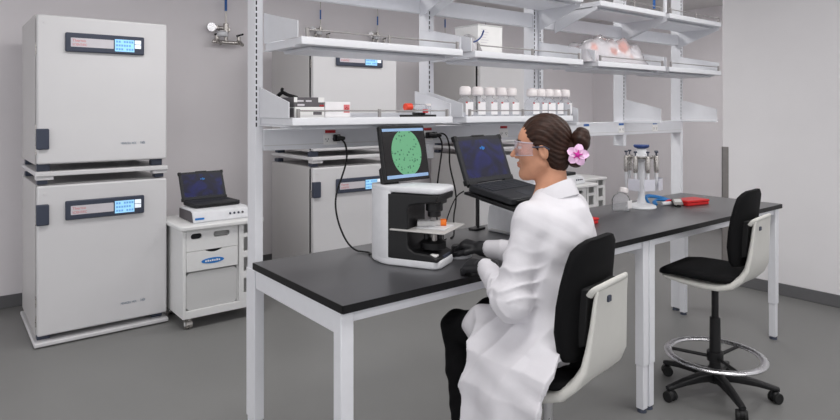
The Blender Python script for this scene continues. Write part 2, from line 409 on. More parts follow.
def laptop(loc, rz, label, pitch=0, lid=112):
    """origin under the hinge-left ... centre of hinge edge on the base; user side is -y"""
    t = thing('rugged_laptop', label, 'laptop', loc, rz, 'open rugged laptops')
    t.rotation_euler = (pitch, 0, rz)
    W, D = .352, .245
    b = MB().prism(rrect(-W / 2, -D, W / 2, 0, .018), 0, .03, 'z').build('base', M['ltop'], t, .005)
    MB().box((-W / 2 + .03, -D - .006, .004), (W / 2 - .03, -D + .004, .022)).build('front_bumper', M['black'], t, .003)
    m = MB()
    for r in range(5):
        for c in range(14):
            m.box((-.15 + c * .0215, -.040 - r * .021, .030), (-.132 + c * .0215, -.023 - r * .021, .0335))
    m.build('keyboard', M['keys'], b)
    MB().box((-.045, -.225, .029), (.045, -.165, .0312)).build('touchpad', M['keys'], b, .001)
    for s in (-1, 1): MB().cyl((s * .135 - .03, .006, .022), (s * .135 + .03, .006, .022), .011).build('hinge', M['black'], t)
    T = Matrix.Translation((0, .006, .024)) @ Matrix.Rotation(-math.radians(lid - 90), 4, 'X')
    l = MB().prism(rrect(-W / 2, 0.004, W / 2, .228, .012), -.006, .012, T=T).build('lid', M['ltop'], t, .004)
    for s in (-1, 1):
        for z in (.010, .218): MB().box((s * W / 2 - (.018 if s > 0 else .004), -.008, z - .012), (s * W / 2 + (.004 if s > 0 else .018), .014, z + .013), T).build('corner_bumper', M['black'], l, .003)
    MB().box((-.045, -.008, .222), (.045, .012, .232), T).build('lid_latch', M['black'], l, .003)
    MB().box((-.155, -.0068, .028), (.155, -.006, .208), T).build('screen', M['navy'], l)
    m = MB()
    for q in ((-.01, .166), (.004, .17), (.016, .166), (.006, .162)): m.cyl(T @ Vector((q[0], -.0072, q[1])), T @ Vector((q[0], -.0068, q[1])), .006, seg=8)
    m.build('desktop_mark', M['logo'], l)
    return t
def instrument(loc, label):
    t = thing('benchtop_instrument', label, 'instrument', loc, 0, 'flat white instruments under laptops')
    W, D = .42, .33
    MB().prism([(.0, 0), (D, 0), (D, .084), (.07, .088), (.03, .076), (0, .02)], 0, W, 'x').build('housing', M['instr'], t, .008, 3)
    MB().prism([(.012, .004), (D - .01, .004), (D - .01, .074), (.07, .078), (.04, .068)], -.003, .001, 'x').build('side_panel', M['cardg'], t)
    MB().box((.01, -.0015, .022), (.075, .002, .036), Matrix.Translation((0, .0, 0))).build('blue_label', M['logo'], t)
    for i in range(4): MB().cyl((.27 + i * .032, .010, .047), (.27 + i * .032, .004, .046), .008, seg=12).build('button', M['slate'] if i < 3 else M['cardg'], t)
    return t
instrument((1.44, 4.42, .736), 'flat white benchtop instrument with blue label, on the badge cart under a laptop')
laptop((1.645, 4.775, .826), .06, 'open laptop with navy screen on the cart beside the incubators')
instrument((5.22, 4.15, .736), 'flat white instrument on the far cart by the hair bun')
laptop((5.42, 4.485, .826), .06, 'laptop on the far cart, hidden but for its edge behind the hair bun')

# ------------------------------------------------------------------ gas drops on the wall
def gas_drop(loc, rz, label, sc=1):
    t = thing('gas_outlet', label, 'gas valve', loc, rz, 'wall gas outlets with drop pipes')
    MB().cyl((0, -.05, 0), (0, -.05, (ZC - loc[2]) / sc), .0045, seg=10).build('drop_pipe', M['steel'], t)
    MB().cyl((0, -.05, .11), (0, -.05, .21), .008, seg=12).build('pipe_label', M['blulab'], t)
    MB().cyl((0, -.05, -.03), (0, -.05, .03), .017).cyl((-.09, -.06, -.09), (.10, -.06, -.09), .012).cyl((0, -.05, -.09), (0, -.05, -.03), .011).build('manifold', M['steel'], t)
    for x in (-.06, .08): 
        MB().cyl((x, -.06, -.09), (x, -.06, -.05), .012).sphere((x, -.06, -.085), .018).cyl((x, -.06, -.085), (x, -.12, -.105), .011).build('valve', M['steel'], t)
        MB().cyl((x - .015, -.06, -.045), (x + .03, -.06, -.03), .006).build('lever', M['blackm'], t)
    MB().cyl((-.015, -.05, .0), (-.06, -.05, .0), .012).cyl((-.06, -.05, -.006), (-.06, -.05, .012), .014).build('stopcock', M['steel'], t)
    MB().cyl((-.095, -.065, .0), (-.095, -.05, .0), .027, seg=20).build('gauge', M['chrome'], t)
    MB().lathe([(.03, -.055), (.034, -.05), (.034, -.03), (.02, -.02)], (-.03, -.07, 0)).build('regulator_dome', M['instr'], t)
    MB().box((-.03, -.048, -.02), (.03, 0, .01)).build('wall_bracket', M['steel'], t, .004)
    t.scale = (sc, sc, sc)
    return t
g = gas_drop((2.15, Y1, 2.325), 0, 'steel gas valve cluster on bare wall, beside the incubators', 1.5)
for (u, v), l in zip(((3.18, 2.40), (3.91, 2.40), (4.92, 2.46), (5.62, 2.46)), (
    'steel gas valve seen just over the top shelf, first from the near post', 'steel gas valve seen over the top shelf, second from the near post',
    'gas drop pipe behind the second bay, beside the white carton', 'thin gas drop pipe behind the white carton')):
    gas_drop((u, Y1, v), 0, l)
t = thing('service_pipe', 'thin pipe with blue label hanging from the ceiling beyond the topmost shelf', 'pipe', (5.60, 3.30, 2.40))
MB().cyl((0, 0, 0), (0, 0, ZC - 2.40), .006, seg=10).build('pipe_body', M['steel'], t)
MB().cyl((0, 0, .16), (0, 0, .25), .013, seg=12).build('pipe_label', M['blulab'], t)

# ------------------------------------------------------------------ benches
ZT = .915
def bench(x0, x1, label, cat='lab bench'):
    t = thing('lab_bench', label, cat, ((x0 + x1) / 2, 2.06, 0), 0, 'black-topped lab benches')
    ox = (x0 + x1) / 2; L = (x1 - x0) / 2; oy = 2.06; ya, yb = 1.70 - oy, 2.413 - oy
    MB().box((-L + .0005, ya, ZT - .026), (L - .0005, yb, ZT)).build('worktop', M['top'], t)
    q = .003
    MB().box((-L + .0005, ya - q, ZT - .027), (L - .0005, ya, ZT)).build('edge_shade', M['topshade'], t)  # added strip, paints the unreflecting front edge darker than the top
    xe = -L if x0 < 2 else L - q
    MB().box((xe + (-q if x0 < 2 else q), ya, ZT - .027), (xe + (0 if x0 < 2 else 2 * q), yb, ZT)).build('edge_shade', M['topshade'], t)  # same painted edge shade, added along the open end
    zf = ZT - .0265
    MB().box((-L + .008, ya + .03, zf - .082), (-L + .05, yb - .005, zf)).box((L - .05, ya + .03, zf - .082), (L - .008, yb - .005, zf)).box((-L + .05, ya + .03, zf - .045), (L - .05, ya + .07, zf)).box((-L + .05, yb - .06, zf - .07), (L - .05, yb - .02, zf)).build('frame', M['white'], t, .003)
    legs = [(-L + .004, ya + .018), (L - .054, ya + .018), (-L + .004, yb - .062), (L - .054, yb - .062)]
    for x, y in legs:
        if y > 0 and ((x < 0 and x0 < 2) or (x > 0 and x1 < 4)): continue    # the shelving posts carry these corners
        l = MB().box((x, y, .24), (x + .05, y + .05, zf - .0005)).build('leg', M['white'], t, .004)
        MB().box((x + .004, y + .004, .018), (x + .046, y + .046, .245)).build('leg_extension', M['white'], l, .003)
        MB().cyl((x + .025, y + .025, 0), (x + .025, y + .025, .02), .024, .020, 20).build('levelling_foot', M['slate'], l)
    return t
XA, XB, XC = 1.030, 2.87, 4.47
bench(XA, XB, 'black-topped white lab bench holding the microscope, open end beside the near post')
bench(XB, XC, 'black-topped white lab bench holding the pipette carousel, behind the empty stool')

# ------------------------------------------------------------------ shelving frames
YP = 2.418
def frame(posts, floor, label, ends):
    """posts: list of x (front left corner)."""
    x0 = posts[0]
    t = thing('shelving_frame', label, 'shelving frame', (x0, YP, 0), 0, 'white upright frames behind the benches')
    for x in posts:
        lo = .02 if x in floor else 1.30
        x -= x0
        p = MB().box((x, 0, lo), (x + .036, .080, 2.62)).build('post', M['white'], t, .003)
        m = MB()
        z = 1.48
        while z < 2.58:
            m.box((x + .003, -.0012, z), (x + .0085, .004, z + .017))
            z += .0255
        m.build('slot_row', M['slot'], p)
        if lo < .1:
            MB().box((x - .004, -.004, .25), (x + .039, .083, .88)).build('leg_sleeve', M['white'], p, .003)
            MB().cyl((x + .018, .046, 0), (x + .018, .046, .022), .028, .022, 20).build('levelling_foot', M['slate'], p)
    a, b = ends[0] - x0, ends[1] - x0
    MB().box((a, .012, 2.045), (b, .05, 2.125)).build('crossbeam', M['white'], t, .003)
    r = MB().box((a, -.006, 1.378), (b, .075, 1.468)).build('raceway', M['white2'], t, .004)
    MB().box((a, -.0075, 1.398), (b, -.005, 1.401)).build('raceway_cover_joint', M['cartin'], r)
    return t, r
PX = [1.040, 1.975, 2.784, 2.836, 3.712, 4.476]
f1, race1 = frame(PX[:3], (PX[0], PX[2]), 'white slotted upright frame behind the microscope bench', (PX[0] + .036, PX[2]))
f2, race2 = frame(PX[3:], (PX[3], PX[5]), 'white slotted upright frame behind the pipette bench', (PX[3] + .036, PX[5]))
def outlet(race, x, x0, red, sock=True):
    x -= x0
    z = 1.43
    if sock:
        o = MB().box((x - .035, -.0095, z - .036), (x + .035, -.005, z + .012)).build('socket_plate', M['card'], race, .002)
        m = MB()
        for xx in (-.018, .018):
            for q in ((-.006, .003), (.006, .003), (0, -.006)): m.box((x + xx + q[0] - .0015, -.0105, z - .014 + q[1] - .003), (x + xx + q[0] + .0015, -.009, z - .014 + q[1] + .003))
        m.build('socket_hole', M['slot'], o)
    MB().box((x - .026, -.0095, z + .016), (x + .026, -.005, z + .029)).build('circuit_label', M['redlab'] if red else M['blulab'], race)
outlet(race1, 1.395, PX[0], True); outlet(race1, 1.962, PX[0], True); outlet(race1, 2.52, PX[0], True)
outlet(race2, 3.285, PX[3], False); outlet(race2, 3.675, PX[3], False); outlet(race2, 4.10, PX[3], False)

# ------------------------------------------------------------------ shelves
def bracket_poly(zb, up, yf):
    s = 1 if up else -1
    return [(-.002, zb), (yf, zb), (yf, zb + (.062 if up else -.018)), (-.002, zb + s * .128)]
def shelf(x0, x1, z, yf, up, label, clips=3):
    """deck between x0 and x1, top at z; y measured forward (negative) from the posts"""
    t = thing('bracket_shelf', label, 'shelf', (x0, YP, z), 0, 'white bracket shelves')
    W = x1 - x0; Y = yf - YP
    m = MB()
    m.prism([(-.004, -.028), (Y, -.028), (Y, 0), (Y + .003, .004), (Y + .006, 0), (-.012, 0), (-.012, .02), (-.004, .02)], .006, W - .006, 'x')
    m.build('deck', M['white2'], t, .0025)
    MB().prism([(-.05, -.044), (Y + .04, -.044), (Y + .055, -.029), (-.035, -.029)], .07, W - .07, 'x').build('stiffener', M['white2'], t, .003)
    for xx in (0, W - .004):
        MB().prism(bracket_poly(.001 if up else -.029, up, Y + .02), xx, xx + .004, 'x').box((xx if xx == 0 else xx - .02, Y + .05, -.034), (xx + .024 if xx == 0 else xx + .004, -.002, -.0285)).build('bracket', M['white2'], t)
    g = MB().cyl((.03, Y + .008, .03), (W - .03, Y + .008, .03), .003, seg=8).build('guard_rail', M['rail'], t)
    for i in range(clips):
        x = .035 + (W - .07) * i / (clips - 1)
        MB().box((x - .006, Y + .003, -.004), (x + .006, Y + .013, .037)).build('rail_post', M['rail'], g, .001)
    return t
ZL, ZU, ZTP = 1.517, 1.829, 2.178
shelf(1.058, 1.888, ZL, 2.125, True, 'lower shelf with reagent boxes, directly above the microscope')
shelf(1.962, 2.782, ZL, 2.125, True, 'lower shelf carrying two clusters of white-capped bottles')
shelf(1.078, 1.920, ZU, 2.09, True, 'empty upper shelf in the bay beside the bare wall')
shelf(1.985, 2.828, ZU, 2.09, True, 'upper shelf carrying the white carton')
shelf(2.955, 3.690, ZU, 2.09, True, 'upper shelf carrying the plastic bag with orange print', 2)
shelf(3.725, 4.445, ZU, 2.09, True, 'empty upper shelf in the last bay, at the partition end', 2)
shelf(1.078, 1.920, ZTP, 2.09, False, 'topmost shelf of the first bay, seen only by its underside')
shelf(1.985, 2.828, ZTP, 2.09, False, 'topmost shelf of the bay over the white carton')
shelf(2.975, 3.690, ZTP, 2.09, False, 'topmost shelf over the plastic bag with orange print')
shelf(3.725, 4.445, ZTP, 2.09, False, 'topmost shelf in the last bay, at the partition end')
def spare(x, label):
    t = thing('shelf_bracket', label, 'bracket', (x, YP, 1.48), 0, 'spare shelf brackets')
    MB().prism([(-.002, 0), (-.275, 0), (-.275, .078), (-.002, .145)], 0, .004, 'x').build('plate', M['white2'], t)
    MB().box((-.012, -.275, -.018), (.02, -.002, -.002)).build('flange', M['white2'], t, .002)
    return t
spare(PX[4] + .004, 'empty white bracket above the raceway on the middle post of the pipette bay')
spare(PX[5] + .004, 'empty white bracket on the last post, nearest the partition')
spare(PX[3] + .006, 'empty white bracket just past the second bottle cluster')
# conduit standing on the topmost shelf end
tag(MB().cyl((3.70, 2.105, ZTP), (3.745, 2.12, ZC), .012).build('conduit', M['white2']), 'slim white conduit rising from the topmost shelf joint', 'conduit')
# ------------------------------------------------------------------ things on the shelves
def media_bottle(x, y, z, label, rz=0, group='white-capped bottles on the lower shelf'):
    t = thing('media_bottle', label, 'bottle', (x, y, z), rz, group)
    sq = lambda h, r, zz: [Vector((a, b, zz)) for a, b in rrect(-h, -h, h, h, r, 4)]
    MB().loft([sq(.027, .006, .0), sq(.030, .008, .004), sq(.030, .008, .074), sq(.028, .012, .084), sq(.016, .0155, .096), sq(.0155, .0150, .108)]).build('bottle_body', M['glass'], t)
    MB().box((-.024, -.0308, .010), (.026, -.0300, .072)).build('label', M['label'], t)
    MB().box((-.024, -.0315, .066), (-.012, -.0306, .074)).build('label_mark', M['redlab'], t)
    MB().lathe([(.020, .104), (.0275, .109), (.029, .114), (.029, .134), (.026, .144), (.018, .149)], seg=28).build('cap', M['cap'], t)
    MB().box((-.011, -.012, .1480), (.011, .003, .1496)).build('cap_print', M['redink'], t)
    return t
ords = ['first', 'second', 'third', 'fourth', 'fifth']
b0 = None
for g, xs in enumerate(((2.028, 2.112, 2.196, 2.28, 2.357), (2.524, 2.592, 2.66, 2.728, 2.806))):
    for i, x in enumerate(xs):
        y = 2.205 + .006 * ((i * 3 + g) % 3 - 1)
        lab = '%s white-capped clear bottle from the cable side, in the cluster %s' % (ords[i], ('above the bench laptop', 'behind her head')[g])
        if b0 is None: b0 = media_bottle(x, y, ZL, lab)
        else: dup(b0, (x, y, ZL), .12 * ((i + g) % 3 - 1), lab)

def carton(name, cat, label, lo, hi, m, group=None):
    cx, cy = (lo[0] + hi[0]) / 2, (lo[1] + hi[1]) / 2
    t = thing(name, label, cat, (cx, cy, lo[2]), 0, group)
    a, b = (hi[0] - lo[0]) / 2, (hi[1] - lo[1]) / 2
    MB().box((-a, -b, 0), (a, b, hi[2] - lo[2])).build('box', m, t, .0015)
    return t, a, b, hi[2] - lo[2]
# two stacked flat boxes
t, a, b, h = carton('reagent_box', 'box', 'white flat reagent box, lower one of the stack by the near post', (1.088, 2.15, ZL), (1.217, 2.29, ZL + .045), M['card'])
MB().box((a - .05, -b - .001, .014), (a - .012, -b, .026)).build('print', M['cardg'], t)
MB().box((-a - .001, -b + .01, .005), (-a, b - .01, .04)).build('end_label', M['cardg'], t)
t, a, b, h = carton('reagent_box', 'box', 'dark grey and white flat box on top of the stack by the near post', (1.084, 2.15, ZL + .0455), (1.215, 2.29, ZL + .083), M['cardg'])
for q in ((-a - .0008, -a + .013), (a - .026, a + .0008)): MB().box((q[0], -b - .001, .018), (q[1], -b, h)).build('white_panel', M['card'], t)
MB().box((-a + .014, -b - .001, .020), (-a + .04, -b, .026)).box((-a + .05, -b - .001, .020), (-a + .075, -b, .026)).box((-a + .014, -b - .001, .004), (-a + .044, -b, .011)).build('print', M['plate'], t)
MB().box((a - .02, -b - .001, .001), (a, -b, .008)).build('print', M['redlab'], t)
t, a, b, h = carton('reagent_box', 'box', 'white box with a small red emblem beside the grey-topped stack', (1.226, 2.16, ZL), (1.345, 2.28, ZL + .066), M['label'])
MB().box((a - .032, -b - .001, .022), (a - .004, -b, .055)).build('red_patch', M['redink'], t)
m = MB()
for q in range(5):
    an = PI / 2 + 2 * PI * q / 5
    m.cyl((a - .018 + .006 * math.cos(an), -b - .0016, .038 + .006 * math.sin(an)), (a - .018 + .006 * math.cos(an), -b - .0008, .038 + .006 * math.sin(an)), .003, seg=8)
m.build('emblem', M['redlab'], t)
tag(MB().sphere((1.240, 2.22, ZL + .0665 + .009), .009).build('blue_bead', M['blue']), 'small blue bead cap lying on the white box with red emblem', 'bead')
# black camera-like pouch at the shelf end
t = thing('black_pouch', 'black pouch with a coiled strap, against the near post bracket', 'pouch', (1.112, 2.35, ZL))
MB().prism([(-.02, 0), (.03, 0), (.033, .07), (-.012, .085), (-.026, .082)], -.04, .05, 'y').build('pouch_body', M['blackm'], t, .008)
MB().tube([(.0, .02, .08), (.0, -.005, .095), (.01, -.02, .108), (.03, -.02, .096), (.06, -.015, .09), (.08, -.01, .086)], .008, smooth=2).build('strap', M['blackm'], t)
MB().tube([(.01, -.02, .106), (.006, -.022, .116), (.010, -.02, .122)], .007).build('strap_end', M['blackm'], t)
# tube tray
t = thing('tube_rack', 'low black tube tray on the lower shelf, under the orange-capped tube', 'tube rack', (1.735, 2.20, ZL))
m = MB().box((-.085, -.03, 0), (.085, .03, .012))
for x in (-.01, .018): m.box((x - .006, -.025, .012), (x + .006, .025, .022))
m.build('tray', M['black'], t, .002)
t = thing('centrifuge_tube', 'clear tube with an orange-red cap lying over the black tray', 'tube', (1.72, 2.2, ZL + .0345))
MB().cyl((-.025, 0, .0125), (.055, 0, .0125), .0125, seg=16).cyl((.055, 0, .0125), (.08, 0, .0125), .0125, .004, 16).build('tube_body', M['glass'], t)
MB().cyl((-.06, 0, .0125), (-.025, 0, .0125), .017, seg=18).build('cap', M['ored'], t, .002)
tag(MB().cyl((1.745, 2.158, ZL + .020), (1.745, 2.158, ZL + .036), .013, seg=14).build('red_tube_cap', M['red'], None, .002), 'small red cap sitting at the front of the black tube tray', 'cap')
t = thing('white_vial', 'short clear vial with white band standing on the black tube tray', 'vial', (1.795, 2.2, ZL + .0125))
MB().cyl((0, 0, 0), (0, 0, .04), .013, seg=16).build('vial_body', M['glass'], t); MB().cyl((0, 0, .04), (0, 0, .05), .014, seg=16).build('cap', M['cap'], t)

# white carton and the blue-edged bag beside it on the upper shelf
t, a, b, h = carton('white_carton', 'box', 'tall white carton with small grey print on the upper shelf', (2.078, 2.16, ZU), (2.248, 2.33, ZU + .14), M['card'])
MB().box((-a - .002, -b - .001, h - .003), (a + .001, b, h + .004)).build('lid_flap', M['cartin'], t)
m = MB()
for i in range(7): m.box((-a + .02, -b - .0008, .04 + i * .013), (-a + .055 + .008 * (i % 3), -b, .043 + i * .013))
m.build('print', M['plate'], t)
def crumple(name, lo, hi, h, m, seed, label, cat, amp=.009):
    """heap of creased film"""
    mb = MB(); nx, ny = 34, 20; rng = random.Random(seed); g = []
    for i in range(nx + 1):
        row = []
        for j in range(ny + 1):
            u, v = i / nx, j / ny
            e = (1 - (2 * u - 1) ** 6) * (1 - (2 * v - 1) ** 4)
            p = Vector((lo[0] + (hi[0] - lo[0]) * u, lo[1] + (hi[1] - lo[1]) * v, 0))
            n1 = noise.noise(Vector((p.x * 14, p.y * 14, seed))); n2 = abs(noise.noise(Vector((p.x * 34, p.y * 30, seed + 5))))
            row.append(mb.bm.verts.new((p.x + .008 * n1, p.y + .008 * n2, max(.001, e * (h * (.8 + .35 * n1) + amp * (n2 - .3))))))
        g.append(row)
    for i in range(nx):
        for j in range(ny): mb.bm.faces.new((g[i][j], g[i + 1][j], g[i + 1][j + 1], g[i][j + 1]))
    edge = [g[i][0] for i in range(nx + 1)] + [g[nx][j] for j in range(1, ny + 1)] + [g[i][ny] for i in range(nx - 1, -1, -1)] + [g[0][j] for j in range(ny - 1, 0, -1)]
    bt = [mb.bm.verts.new((v.co.x, v.co.y, 0)) for v in edge]
    for k in range(len(edge)):
        q = (k + 1) % len(edge); mb.bm.faces.new((edge[k], edge[q], bt[q], bt[k]))
    mb.bm.faces.new(bt)
    return mb
t = thing('plastic_bag', 'puffy clear plastic bag with orange print on the upper shelf', 'bag', (3.20, 2.235, ZU))
crumple('x', (-.29, -.115), (.37, .12), .20, None, 3.3, '', '').build('film', M['bag'], t, ang=60)
crumple('x', (-.27, -.10), (.34, .10), .18, None, 3.3, '', '').build('bag_contents', M['print'], t, ang=60)
t = thing('plastic_bag', 'soft white bag with a blue edge lying against the white carton', 'bag', (2.045, 2.205, ZU))
crumple('x', (-.045, -.09), (.03, .09), .10, None, 5.7, '', '').build('film', M['bag'], t, ang=60)
crumple('x', (-.04, -.075), (.026, .075), .085, None, 6.7, '', '').build('bag_contents', M['card'], t, ang=60)
MB().tube([(-.042, -.092, .045), (-.02, -.094, .052), (.01, -.094, .075), (.025, -.092, .105)], .004, smooth=2).build('blue_edge', M['dblue'], t)

# ------------------------------------------------------------------ microscope
AX = math.atan2(-.89, .46)
ms = thing('digital_microscope', 'white and black C-shaped imaging microscope with tilted screen showing green cells', 'microscope', (1.436, 2.048, ZT), AX); ms.scale = (1.04, 1.04, 1.0)
# local x forward along the arms, y across, z up
def plan(x0, x1, ya=0, yb=.17, rf=.035, taper=True):
    p = []
    for i in range(6):
        an = -PI / 2 + i * PI / 10; p.append((x1 - rf + rf * math.cos(an), ya + rf + rf * math.sin(an)))
    for i in range(6):
        an = i * PI / 10; p.append((x1 - rf + rf * math.cos(an), yb - rf + rf * math.sin(an)))
    if taper:
        k = (yb - ya)
        p += [(x0 + .115, yb), (x0 + .085, yb - .008), (x0 + .03, yb - .045), (x0 + .008, yb - .07), (x0, (ya + yb) / 2), (x0 + .008, ya + .07), (x0 + .03, ya + .045), (x0 + .085, ya + .008), (x0 + .115, ya)]
    else: p += [(x0, yb), (x0, ya)]
    return p
def slab(m, poly, z0, z1, rnd=.01):
    c = Vector((sum(p[0] for p in poly) / len(poly), sum(p[1] for p in poly) / len(poly)))
    def ins(d): 
        out = []
        for p in poly:
            v = Vector(p) - c; out.append(tuple(c + v * (1 - d / max(v.length, .05))))
        return out
    rings = []
    for z, d in ((z0, rnd * .6), (z0 + rnd * .4, rnd * .15), (z0 + rnd, 0), (z1 - rnd, 0), (z1 - rnd * .4, rnd * .15), (z1, rnd * .6)):
        rings.append([Vector((x, y, z)) for x, y in ins(d)])
    return m.loft(rings)
hs = MB()
slab(hs, plan(-.10, .236), 0.002, .034, .008)
slab(hs, plan(-.10, .240), .300, .323, .008)
sp = [(.030, .17)] + [(x, y) for x, y in plan(-.10, .3)[12:]] + [(.030, 0)]
slab(hs, sp, .02, .31, .006)
hs.build('housing', M['instr'], ms, ang=50)
li = MB()
li.prism([(.016, .03), (.230, .03), (.228, .045), (.20, .058), (.13, .064), (.112, .075), (.104, .09), (.104, .235), (.112, .25), (.14, .256), (.225, .268), (.230, .296), (.016, .296)], -.001, .171, 'y')
li.build('inner_liner', M['black'], ms, .006, 3)
MB().prism([(.203, .05), (.230, .046), (.230, .03), (.203, .03)], .06, .13, 'y').build('front_keypad', M['slate'], ms)
MB().box((.188, .006, .050), (.222, .032, .0585), Matrix.Identity(4)).build('white_label', M['card'], ms, .002)
cn = MB().cyl((.180, .085, .222), (.180, .085, .27), .034, seg=24).cyl((.180, .085, .198), (.180, .085, .224), .026, seg=24).build('condenser', M['black'], ms, .003)
MB().box((.14, .05, .252), (.222, .12, .272)).build('condenser_arm', M['black'], ms, .006)
MB().box((.030, -.012, .146), (.262, .215, .153)).build('stage', M['stage'], ms, .003)
MB().box((.12, .04, .1532), (.24, .15, .157)).build('slide_holder', M['instr'], ms, .001)
tr = MB().lathe([(.02, .062), (.05, .07), (.052, .095), (.03, .108)], (.175, .085, 0), 24).build('objective_turret', M['black'], ms)
for k in range(4):
    an = 2 * PI * k / 4 + .6
    MB().cyl((.175 + .024 * math.cos(an), .085 + .024 * math.sin(an), .10), (.175 + .03 * math.cos(an), .085 + .03 * math.sin(an), .142), .0125, .009, 14).build('objective', M['steel'] if k % 2 else M['black'], tr)
# screen: world-facing (.15,-.99), relative yaw
Tm = Matrix.Rotation(-AX, 4, 'Z') @ Matrix.Translation((1.580 - 1.440, 2.085 - 2.055, .331)) @ Matrix.Rotation(.10, 4, 'Z') @ Matrix.Rotation(-.17, 4, 'X')
sc = MB().prism(rrect(-.125, 0, .125, .238, .006), -.008, .012, 'y', Tm).build('screen', M['black'], ms, .003)
dp = MB().box((-.117, -.0092, .012), (.117, -.008, .228), Tm).build('display', M['blackscreen'], sc)
MB().prism([(.006 + .083 * math.cos(2 * PI * i / 48), .121 + .100 * math.sin(2 * PI * i / 48)) for i in range(48)], -.0102, -.0091, 'y', Tm).build('cell_image', M['cells'], sc)
for q in ((.214, .226), (.014, .028)): MB().box((-.115, -.0108, q[0]), (.115, -.0091, q[1]), Tm).build('display_bar', M['uibar'], sc)
MB().prism([(.0, -.02), (.035, -.02), (.05, .06), (.012, .09), (.012, .0)], -.05, .03, 'x', Matrix.Rotation(-AX, 4, 'Z') @ Matrix.Translation((1.580 - 1.440 - .06, 2.085 - 2.055, .322)) @ Matrix.Rotation(.10, 4, 'Z')).build('screen_hinge', M['black'], ms, .004)

# flask on the stage
t = thing('culture_flask', 'small clear culture flask with an orange cap lying on the microscope stage', 'flask', (1.440 + .17 * .46 + .09 * .89, 2.055 - .17 * .89 + .09 * .46, ZT + .157), -.62)
MB().prism([(-.055, -.022), (.015, -.022), (.03, -.009), (.045, -.009), (.045, .009), (.03, .009), (.015, .022), (-.055, .022)], 0, .022, 'z').build('flask_body', M['haze'], t, .003)
MB().cyl((.042, 0, .012), (.066, 0, .012), .0155, seg=18).build('cap', M['orange'], t, .002)
MB().box((-.05, -.018, .0222), (.0, .018, .0228)).build('label', M['label'], t)
# stage controller under the hand
t = thing('stage_controller', 'black puck controller on a round white base under the gloved right hand', 'controller', (1.772, 1.962, ZT))
MB().lathe([(.055, 0), (.058, .004), (.054, .014), (.03, .02)], seg=32).build('white_base', M['instr'], t)
MB().lathe([(.028, .014), (.033, .022), (.033, .044), (.027, .050)], seg=28).build('puck', M['black'], t)

# laptop on its stand, white device underneath
SR = .14
sd = thing('laptop_stand', 'black adjustable laptop stand with thin legs on the bench', 'stand', (2.035, 2.03, ZT), SR)
T = Matrix.Translation((0, 0, .272)) @ Matrix.Rotation(.17, 4, 'X')
MB().box((-.19, -.275, -.016), (.19, .005, -.004), T).box((-.19, -.285, -.02), (.19, -.272, .014), T).build('tray', M['black'], sd, .003)
MB().box((-.14, -.24, -.034), (.14, -.05, -.0165), T).build('tilt_plate', M['blackm'], sd, .004)
MB().cyl((.255, .275, .0), (.255, .275, .21), .0075, seg=12).build('pole', M['black'], sd)
MB().prism(rrect(.21, .255, .30, .31, .012), 0, .012, 'z').build('clamp_foot', M['black'], sd, .002)
MB().tube([(.255, .275, .20), (.22, .18, .22), (.12, .02, .235), (.03, -.12, .222)], .012, smooth=2).build('arm', M['black'], sd)
lp = laptop((2.035, 2.03, ZT + .272), SR, 'open black rugged laptop on the bench stand beside her face', .17, 120)
t = thing('white_centrifuge', 'rounded white benchtop device under the laptop stand', 'instrument', (2.262, 2.065, ZT))
MB().prism([(.0, 0), (.22, 0), (.225, .06), (.21, .142), (.16, .148), (.04, .128), (-.004, .09)], 0, .24, 'x').build('housing', M['instr'], t, .014, 3)
MB().box((-.003, .03, .012), (.002, .19, .02)).build('seam', M['cartin'], t)

# right half of the bench
def tip_lid(loc, rz, size, label):
    t = thing('red_box', label, 'box', loc, rz, 'red plastic boxes on the bench')
    a, b, h = size
    MB().box((-a, -b, 0), (a, b, h * .55)).build('box_base', M['red'], t, .006, 3)
    MB().box((-a - .003, -b - .003, h * .56), (a + .003, b + .003, h)).build('lid', M['red'], t, .006, 3)
tip_lid((3.985, 2.082, ZT), -.2, (.105, .062, .036), 'larger red plastic box, lying past the pipette carousel')
tip_lid((2.825, 2.10, ZT), .0, (.075, .055, .034), 'smaller red plastic box, half hidden by her shoulder')

t = thing('glass_flask', 'clear round bottle with tilted white cap in front of the pipette carousel', 'bottle', (3.375, 2.215, ZT))
MB().lathe([(.05, .0), (.056, .006), (.056, .07), (.045, .095), (.022, .112), (.020, .12)], seg=32).build('bottle_body', M['glass'], t)
MB().lathe([(.027, .0), (.029, .004), (.029, .026), (.024, .032)], (.016, -.004, .112), 24, Matrix.Rotation(.35, 4, 'Y')).build('cap', M['cap'], t)
MB().box((-.012, -.058, .02), (.032, -.052, .07)).build('label', M['label'], t, .002)

pcx, pcy = 3.588, 2.205
t = thing('pipette_carousel', 'grey pipette carousel with blue top knob and white base', 'pipette stand', (pcx, pcy, ZT))
MB().lathe([(.09, 0), (.094, .006), (.088, .018), (.035, .032)], seg=40).build('base', M['instr'], t)
MB().lathe([(.03, .03), (.022, .06), (.022, .30), (.034, .31), (.034, .375), (.026, .385)], seg=28).build('column', M['instr'], t)
MB().lathe([(.022, .383), (.045, .392), (.05, .402), (.046, .41), (.01, .412)], seg=28).build('knob', M['dblue'], t)
MB().lathe([(.03, .318), (.075, .322), (.078, .332), (.03, .336)], seg=28).build('holder_ring', M['steel'], t)
cards = MB()
angs = [math.radians(a) for a in (-170, -125, -80, -35, 20, 80, 140)]
for an in angs[:4]:
    R = RZ(an, (0, 0, 0)); MB().box((.122, -.036, .122), (.125, .036, .196), R).build('label_card', mat('card_grey', (214, 214, 224), .6) if 'card_grey' not in bpy.data.materials else bpy.data.materials['card_grey'], t, .001)
p0 = None
